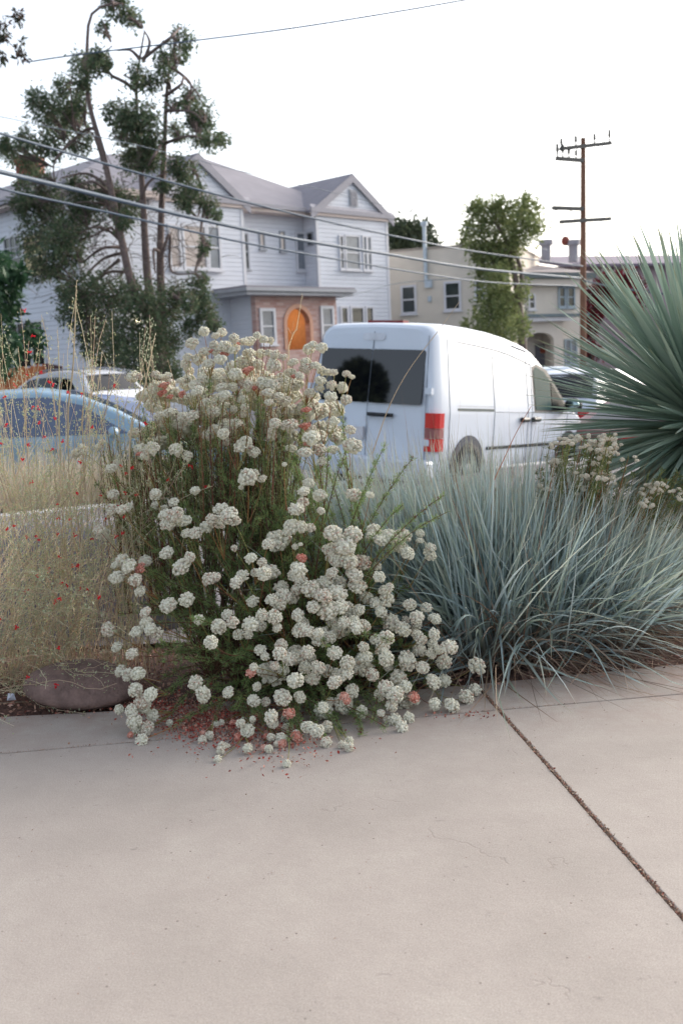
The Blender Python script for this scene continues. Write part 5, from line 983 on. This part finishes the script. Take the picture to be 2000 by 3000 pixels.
# extra leafy twigs filling the volume
ex = []
for k in range(190):
    y = rng.uniform(1180, 2120); lo, hi = np.interp(y, [1180, 1500, 1800, 2120], [430, 330, 330, 620]), np.interp(y, [1180, 1300, 1500, 1650, 1900, 2120], [860, 880, 930, 1120, 1300, 1130])
    x = rng.uniform(lo, hi); Z = bush_depth(x, y)+rng.uniform(.03, .35); P = at(x, y, Z)
    if P[2] < .02: P = gnd(x, y, .03)
    ex.append((roots[rng.integers(0, 6)], P))
for x, y, Z in ((1130, 1300, 3.9), (1210, 1340, 3.95), (1010, 1330, 3.85), (1310, 1500, 3.6), (1180, 1480, 3.7), (960, 1320, 3.8), (880, 2190, 3.3), (960, 2200, 3.25), (1060, 2170, 3.28), (1130, 2130, 3.3), (1020, 2215, 3.22), (1150, 1880, 3.4), (480, 1940, 3.4), (470, 1880, 3.45), (550, 1810, 3.4), (1300, 1450, 3.7), (1090, 1400, 3.9)): ex.append((roots[1], at(x, y, Z)))
al = NP+ex; A_ = np.array([a for a, b in al]); B_ = np.array([b for a, b in al]); n = len(al)
mid = A_*.45+B_*.55; mid[:, 2] = np.maximum(mid[:, 2], A_[:, 2]+.62*np.abs(B_[:, 2]))+.06+rng.random(n)*.1; mid += rng.normal(size=(n, 3))*V(.04, .04, .02)
BR = bez(A_, mid, B_, 14); BR[..., 2] = np.maximum(BR[..., 2], .008)
MB().tubes(BR, np.linspace(.0042, .0016, 14)[None]*rng.uniform(.6, 1.1, (n, 1)), 5).build('branches', rmat('twig_bark', [(92, 58, 50), (110, 84, 62), (78, 52, 46), (122, 104, 70)], .85), bk)['kind'] = 'stuff'
# needle leaves in fascicles along the branches
def fascicles(BRr, ppm, Lr, Wr, lo=.25, mt=None, name='leaves', root=bk, nl=7, spread=.9, jit=.004, rbias=0):
    n, K, _ = BRr.shape; seg = np.linalg.norm(np.diff(BRr, axis=1), axis=2); L = seg.sum(1); cnt = np.maximum(1, (L*(1-lo)*ppm)).astype(int)
    idx = np.repeat(np.arange(n), cnt); t = lo+(1-lo)*rng.random(len(idx)); kk = np.minimum((t*(K-1)).astype(int), K-2); u = (t*(K-1)-kk)[:, None]
    P = BRr[idx, kk]*(1-u)+BRr[idx, kk+1]*u; T = unit(BRr[idx, kk+1]-BRr[idx, kk]); rb = rng.random(n)[idx]
    P = np.repeat(P, nl, 0); T = np.repeat(T, nl, 0); rb = np.repeat(rb, nl); sd_ = np.repeat(unit(rng.normal(size=(len(idx), 3))), nl, 0)
    D = T*.55+sd_*.7+rng.normal(size=P.shape)*spread*.45+V(0, 0, .15); P = P+rng.normal(size=P.shape)*jit; P[:, 2] = np.maximum(P[:, 2], .004)
    rr = np.clip(rb*.5+rng.random(len(P))*.5, 0, 1)
    return MB().leaves(P, D, rng.uniform(*Lr, len(P)), rng.uniform(*Wr, len(P)), rr).build(name, mt, root)
M_leafb = rmat('needle_leaf', [(124, 152, 90), (146, 170, 104), (108, 134, 92), (158, 174, 110), (134, 156, 106), (118, 136, 100), (166, 172, 100)], .65, trans=.45)
o = fascicles(BR, 120, (.012, .023), (.0018, .0031), .3, M_leafb); o['kind'] = 'stuff'
dryL = rng.random(len(BR)) < .5
o = fascicles(BR[dryL], 40, (.008, .016), (.002, .004), .05, rmat('old_leaf', [(120, 84, 60), (94, 70, 54), (110, 60, 50), (136, 108, 78)], .9), 'dry_leaves', nl=4); o['kind'] = 'stuff'
# upright leafy reddish stems at the upper left and centre
nu = 260; X_ = rng.uniform(300, 860, nu); Yt = rng.uniform(1130, 1420, nu)+np.abs(X_-680)*.3; Yb = Yt+rng.uniform(180, 420, nu)
Z_ = bush_depth(X_, 1350)+rng.uniform(.0, .45, nu); A_ = np.array([at(x+(x-680)*-.12, min(y, 1800), z) for x, y, z in zip(X_, Yb, Z_)]); B_ = np.array([at(x, y, z) for x, y, z in zip(X_, Yt, Z_)])
US = bez(A_, (A_+B_)/2+rng.normal(size=A_.shape)*.02, B_, 8)
MB().tubes(US, np.linspace(.003, .0012, 8)[None], 5).build('upright_stems', rmat('red_stem', [(96, 52, 48), (120, 70, 54), (112, 98, 60), (84, 48, 46), (130, 124, 74)], .8), bk)['kind'] = 'stuff'
o = fascicles(US, 90, (.008, .015), (.0018, .003), .0, rmat('grey_needle', [(148, 160, 116), (164, 172, 130), (128, 142, 102), (172, 164, 124), (164, 132, 106)], .7, trans=.4), 'stem_leaves', nl=5); o['kind'] = 'stuff'

# ---- second, small-headed bush farther right
b2 = empty('small_flowering_bush'); tag(b2, 'smaller bush with loose sprays of tiny cream flowers between the blue grass and the yucca', 'flowering bush')
Q = "800,210;830,205;880,185;920,195;900,180;940,170;990,160;1020,200;1050,210;1080,190;1110,160;1150,150;1185,185;1060,240;1090,230;1130,225;1160,250;1040,270;1100,300;1130,210;1250,285;975,385;1050,370;1080,390;1135,370;1140,400;1060,410;1355,475;1400,440;1420,470;1440,435;1380,430;1400,490;1355,540;1340,530;1555,470;960,465;860,530;1020,430;790,450;1140,155;910,200;1000,165;1070,205;1100,180;1090,260;1120,245;1150,225;1070,225;1120,300;1080,315;1150,385;1090,370;1560,500;1430,450;815,300;850,295;880,300"
c2_ = [tuple(float(a) for a in q.split(',')) for q in Q.split(';')]; m = MB(); st = []; base2 = V(1.0, 4.75, -.02)
for x, y in c2_:
    P = at(1200+x/1.96, 1200+y/1.96, 4.25+rng.normal()*.1); 
    for k in range(4):
        p = P+rng.normal(size=3)*V(.02, .02, .009); src = HM[rng.integers(0, 9)]; v = np.concatenate(src.v)*rng.uniform(.008, .012)+p; f0 = m.n
        m.v.append(v); m.r.append(np.clip(np.concatenate(src.r)+.15, 0, 1)); m.a.append(np.zeros(len(v))); [m.f.append((q_+f0, s_)) for q_, s_ in src.f]; m.n += len(v)
    st.append((base2+V((P[0]-1.0)*.45, rng.normal()*.1, 0), P))
struct(m.build('flower_heads', M_head, b2), 'stuff')
for k in range(120): 
    p = at(rng.uniform(1560, 2050), rng.uniform(1360, 1620), 4.6+rng.normal()*.15); st.append((base2+V((p[0]-1.0)*.5, 0, 0), p))
A_ = np.array([a for a, b in st]); B_ = np.array([b for a, b in st]); S2 = bez(A_, (A_+B_)/2+V(0, 0, .12)+rng.normal(size=A_.shape)*.04, B_, 10)
MB().tubes(S2, np.linspace(.003, .0015, 10)[None], 4).build('stems', M_stem, b2)['kind'] = 'stuff'
o = fascicles(S2, 42, (.02, .035), (.003, .006), .2, rmat('bush_leaf', [(96, 110, 66), (120, 128, 78), (80, 96, 62), (134, 134, 86)], .7, trans=.2), 'leaves', b2, nl=5); o['kind'] = 'stuff'

# ================================================================ DRY PLANTS AT THE LEFT
sg = empty('red_flowered_plant'); tag(sg, 'straw-coloured wiry plant with tiny scarlet flowers arching over the river stone at the left', 'plant')
M_straw = rmat('straw_stem', [(218, 204, 176), (230, 218, 190), (200, 184, 160), (216, 190, 166), (204, 198, 166), (180, 152, 138)], .8, trans=.4)
M_sage = rmat('sage_leaf', [(182, 190, 154), (198, 202, 170), (164, 176, 140), (196, 188, 136), (204, 202, 178)], .75, trans=.35)
def wiry(n, xr, yr, Zr, base, K=14, wob=.012, bow=.25):
    X_ = rng.uniform(*xr, n); Y_ = yr(X_, n); Z_ = rng.uniform(*Zr, n); B_ = np.array([at(x, y, z) for x, y, z in zip(X_, Y_, Z_)]); B_[:, 2] = np.maximum(B_[:, 2], .01)
    A_ = base(B_, n); mid = A_*.5+B_*.5+V(0, 0, 1)*(bow*np.abs(B_[:, 2:3])+.05)+(A_-B_)*V(.1, .1, 0); P = bez(A_, mid, B_, K)
    w_ = np.cumsum(rng.normal(size=P.shape), axis=1)*wob; P = P+w_*np.linspace(0, 1, K)[None, :, None]; P[..., 2] = np.maximum(P[..., 2], .006); return P
bs = lambda B, n: np.stack([np.clip(B[:, 0]*.55-.55+rng.normal(size=n)*.18, -2.4, -.45), 4.0+rng.random(n)*.35, np.zeros(n)], 1)
top = lambda X, n: 1240+np.abs(rng.normal(size=n))*170+rng.random(n)*120
W1 = wiry(120, (-140, 620), top, (3.7, 4.5), bs); W2 = wiry(70, (-80, 470), lambda X, n: rng.uniform(900, 1220, n), (3.9, 4.5), bs, bow=.05, wob=.006)
W3 = wiry(130, (-100, 420), lambda X, n: rng.uniform(1650, 2060, n), (3.45, 3.95), lambda B, n: np.stack([B[:, 0]-.25-rng.random(n)*.5, 3.85+rng.random(n)*.3, np.zeros(n)], 1), wob=.014, bow=.5)
W4 = wiry(60, (-120, 520), lambda X, n: rng.uniform(1420, 1900, n), (3.6, 4.2), lambda B, n: np.stack([B[:, 0]-.1-rng.random(n)*.4, 3.95+rng.random(n)*.3, np.zeros(n)], 1), wob=.012, bow=.3)
WA = np.concatenate([W1, W2, W3, W4])
MB().tubes(WA, np.linspace(.0016, .0008, 14)[None]*rng.uniform(.7, 1.3, (len(WA), 1)), 4).build('stems', M_straw, sg)['kind'] = 'stuff'
o = fascicles(WA, 30, (.006, .014), (.003, .006), .3, M_sage, 'leaves', sg, nl=4, jit=.012); o['kind'] = 'stuff'
# curved grass haulms from the same root
n = 230; X_ = rng.uniform(-150, 600, n); Y_ = 1260+np.abs(rng.normal(size=n))*190+rng.random(n)*100; Z_ = rng.uniform(3.8, 4.6, n); B_ = np.array([at(x, y, z) for x, y, z in zip(X_, Y_, Z_)]); B_[:, 2] = np.maximum(B_[:, 2], .03)
A_ = np.stack([B_[:, 0]-.3-rng.random(n)*.5, 4.05+rng.random(n)*.4, np.zeros(n)], 1); P = bez(A_, A_*.65+B_*.35+V(0, 0, .26), B_, 9)
P = P[(rng.random(n) < np.interp(X_, [-150, 100, 600], [1, 1, .8]))]; n = len(P); gr = MB().ribbons(P, np.array([.8, 1, 1, 1, .9, .8, .6, .4, .1])[None]*rng.uniform(.0016, .0034, (n, 1)), .1).build('dry_grass', M_straw); tag(gr, 'fine straw-coloured grass blades leaning to the right behind the river stone', 'grass', kind='stuff')
# tall seed stalks
ts = [(225, 825, 200, 1300, 3.9, 1), (455, 982, 380, 1320, 3.9, 1), (169, 960, 176, 1300, 4, .8), (54, 1018, 80, 1300, 4, .7), (244, 1045, 243, 1300, 4.1, .8), (300, 1030, 262, 1300, 4.1, .8), (415, 1050, 470, 1350, 4.1, .7), (324, 1066, 296, 1320, 4.2, .6), (492, 1054, 540, 1250, 4.2, .6), (441, 1068, 500, 1200, 4.2, .6), (885, 862, 845, 1080, 4.3, .9), (3, 1098, 40, 1350, 4.1, .7), (860, 940, 840, 1040, 4.3, .5)]
TSL = ['tallest straw seed stalk, rising in front of the conifer foliage at the left', 'slanting seed stalk leaning right beside the top of the flower bush', 'straight seed stalk between the tallest one and the red flowered twigs', 'seed stalk in front of the orange board fence', 'short seed stalk just right of the tallest one, over the white sport utility car', 'seed stalk crossing the side windows of the white sport utility car', 'thin seed stalk leaning left over the rear window of the white sport utility car', 'short faint seed stalk over the roof of the white sport utility car', 'seed stalk leaning left against the left side of the flower bush', 'thin seed stalk crossing behind the slanting stalk by the flower bush', 'pale seed stalk standing in front of the glowing porch arch', 'seed stalk at the very left edge before the fence', 'faint short seed stalk just above the flower heads right of the porch arch']
for (x, y, x2, y2, Z, k), tsl in zip(ts, TSL):
    a = at(x2, y2, Z+.1); b = at(x, y, Z); c = V(a[0]-.03, a[1], 0); P = spline([c, a, (a+b)/2+V(.004, 0, 0), b], 22); R_ = np.interp(np.linspace(0, 1, 22), [0, .55, .62, .9, 1], [.0016, .0016, .0034, .0026, .0008])*k
    m = MB(); m.tube(P, R_, 6); n = 160; t_ = rng.uniform(.55, 1, n); q = (t_*21).astype(int).clip(0, 20); P_ = P[q]+(P[q+1]-P[q])*rng.random((n, 1)); D_ = unit(P[q+1]-P[q])+rng.normal(size=(n, 3))*.35
    m.leaves(P_, D_, .010*k, .0028*k); tag(m.build('seed_stalk', M_straw), tsl, 'grass stalk', 'tall dry seed stalks')
# long stalks in front of the van
for pts, w_ in (([(1346, 882), (1290, 960), (1200, 1080), (1140, 1190), (1090, 1330)], .0024), ([(1555, 1190), (1510, 1270), (1475, 1345), (1440, 1420)], .0022)):
    P = spline([at(x, y, 4.0) for x, y in pts], 20); o = MB().tube(P, np.linspace(.001, w_, 20), 6).build('grass_stalk', M_straw if w_ > .0023 else mat('orange_stalk', (176, 112, 84), .8))
    tag(o, 'long pale stalk crossing diagonally in front of the van' if w_ > .0023 else 'orange stalk leaning below the van door handles', 'grass stalk')
# scarlet flowers
F1 = [(75, 909), (97, 985), (87, 1033), (122, 1092), (80, 1095), (145, 1117), (155, 1128), (201, 1150), (240, 1156), (98, 1192), (114, 1199), (117, 1238), (164, 1227), (19, 1244), (271, 1251), (336, 1130), (427, 1240), (183, 1290), (130, 1280), (153, 1316), (84, 1305), (6, 1300), (235, 1355), (65, 1346), (355, 1365), (388, 1370), (554, 1363), (561, 1368), (601, 1425), (370, 1388), (493, 1405), (92, 1413), (227, 1447), (297, 1451), (368, 1445), (400, 1448), (350, 1484), (170, 1478), (172, 1518), (207, 1523), (365, 1513), (310, 1521), (22, 1550), (43, 1539), (79, 1573), (106, 1571), (116, 1580), (168, 1567), (220, 1567), (270, 1580), (340, 1571), (361, 1564), (176, 1633), (140, 1665), (143, 1672), (215, 1658), (226, 1656), (229, 1659), (108, 1688), (180, 1708), (197, 1716), (236, 1724), (256, 1726), (75, 1731), (84, 1732), (175, 1755), (162, 1763), (289, 1750), (388, 1720), (50, 1838), (175, 1898), (83, 1983), (163, 2015), (166, 2005), (2, 1814), (14, 1165), (44, 1128)]
m = MB()
for x, y in F1:
    c = at(x, y, 3.95 if y < 1750 else 3.6); n = 9; m.leaves(np.repeat(c[None], n, 0)+rng.normal(size=(n, 3))*.0015, rng.normal(size=(n, 3)), rng.uniform(.006, .012, n), rng.uniform(.005, .009, n))
o = m.build('scarlet_flowers', rmat('scarlet', [(226, 36, 52), (200, 24, 40), (240, 70, 80)], .6, trans=.3), sg); o['kind'] = 'stuff'
# sprays near the stone
# ---- grass strip beyond the kerb
n = 9000; s_ = rng.uniform(-6, 2.2, n); of = rng.uniform(.2, .93, n); A_ = K0+KD*s_[:, None]+V(-KD[1], KD[0], 0)*of[:, None]; L = (rng.uniform(.3, .72, n)+.28*(rng.random(n) < .12))*np.interp(s_, [-6, 1.2, 2.2], [1, .8, .35])
D = unit(rng.normal(size=(n, 3))*V(.22, .22, 0)+V(.12, 0, 1)); t = np.linspace(0, 1, 6)[None, :, None]; P = A_[:, None]+D[:, None]*L[:, None, None]*t+V(.10, 0, -.06)*t**2*L[:, None, None]
o = MB().ribbons(P, np.array([1, 1, .9, .8, .5, .1])[None]*rng.uniform(.004, .009, (n, 1)), .1).build('roadside_grass', rmat('far_straw', [(214, 202, 180), (224, 214, 194), (198, 190, 168), (206, 184, 168), (186, 186, 160)], .85, trans=.4)); tag(o, 'dry straw grass growing in the strip beyond the kerb', 'grass', kind='stuff')

# ================================================================ STONES AND SCRAPS
def stone(name, c, r, mt, seed, label, rz=0):
    r_ = np.random.default_rng(seed); m = MB().sphere((0, 0, 0), 1, 48, 32); v = m.v[0]; d = v.copy()
    for k in range(14): a = unit(r_.normal(size=3)); v += d*(r_.normal()*.06*np.cos((d@a)*r_.uniform(1.5, 4)+r_.uniform(0, 6)))[:, None]
    v *= np.array(r); v[:, 2] = np.where(v[:, 2] < 0, v[:, 2]*.6, v[:, 2]); o = m.build(name, mt); o.location = c; o.rotation_euler = (0, 0, rz); tag(o, label, 'stone'); return o
M_st = mat('river_stone', (122, 100, 93), .85, var=.38, scale=16, bump=.8, bscale=70)
a = gnd(85, 2075); b = gnd(360, 2062); c = (a+b)/2
stone('river_stone', V(c[0], c[1]+.05, .05), (.185, .13, .095), M_st, 11, 'smooth brown river stone lying at the front edge of the bed at the left', .05)
c = at(250, 1700, 4.95); stone('large_boulder', V(c[0]-.12, c[1]+.15, .12), (.66, .42, .5), mat('grey_boulder_stone', (118, 116, 124), .85, var=.15, scale=4, bump=.3), 21, 'large smooth grey boulder seen through the dry grass behind the river stone')
c = at(1996, 1650, 4.5); stone('boulder', V(c[0]+.04, c[1], .2), (.13, .16, .14), mat('pink_stone', (140, 112, 108), .85, var=.2, scale=6, bump=.4), 5, 'pinkish boulder half hidden behind the blue grass at the right edge')
p = gnd(33, 2052, .01); m = MB(); m.add([p+V(-.016, 0, 0), p+V(.018, .005, 0), p+V(.012, .006, .025), p+V(-.01, .004, .028), p+V(0, -.008, .014)], [[0, 1, 4], [1, 2, 4], [2, 3, 4], [3, 0, 4]]); tag(m.build('paper_scrap', mat('white_paper', (206, 210, 222), .8)), 'small crumpled white paper scrap left of the river stone', 'paper')
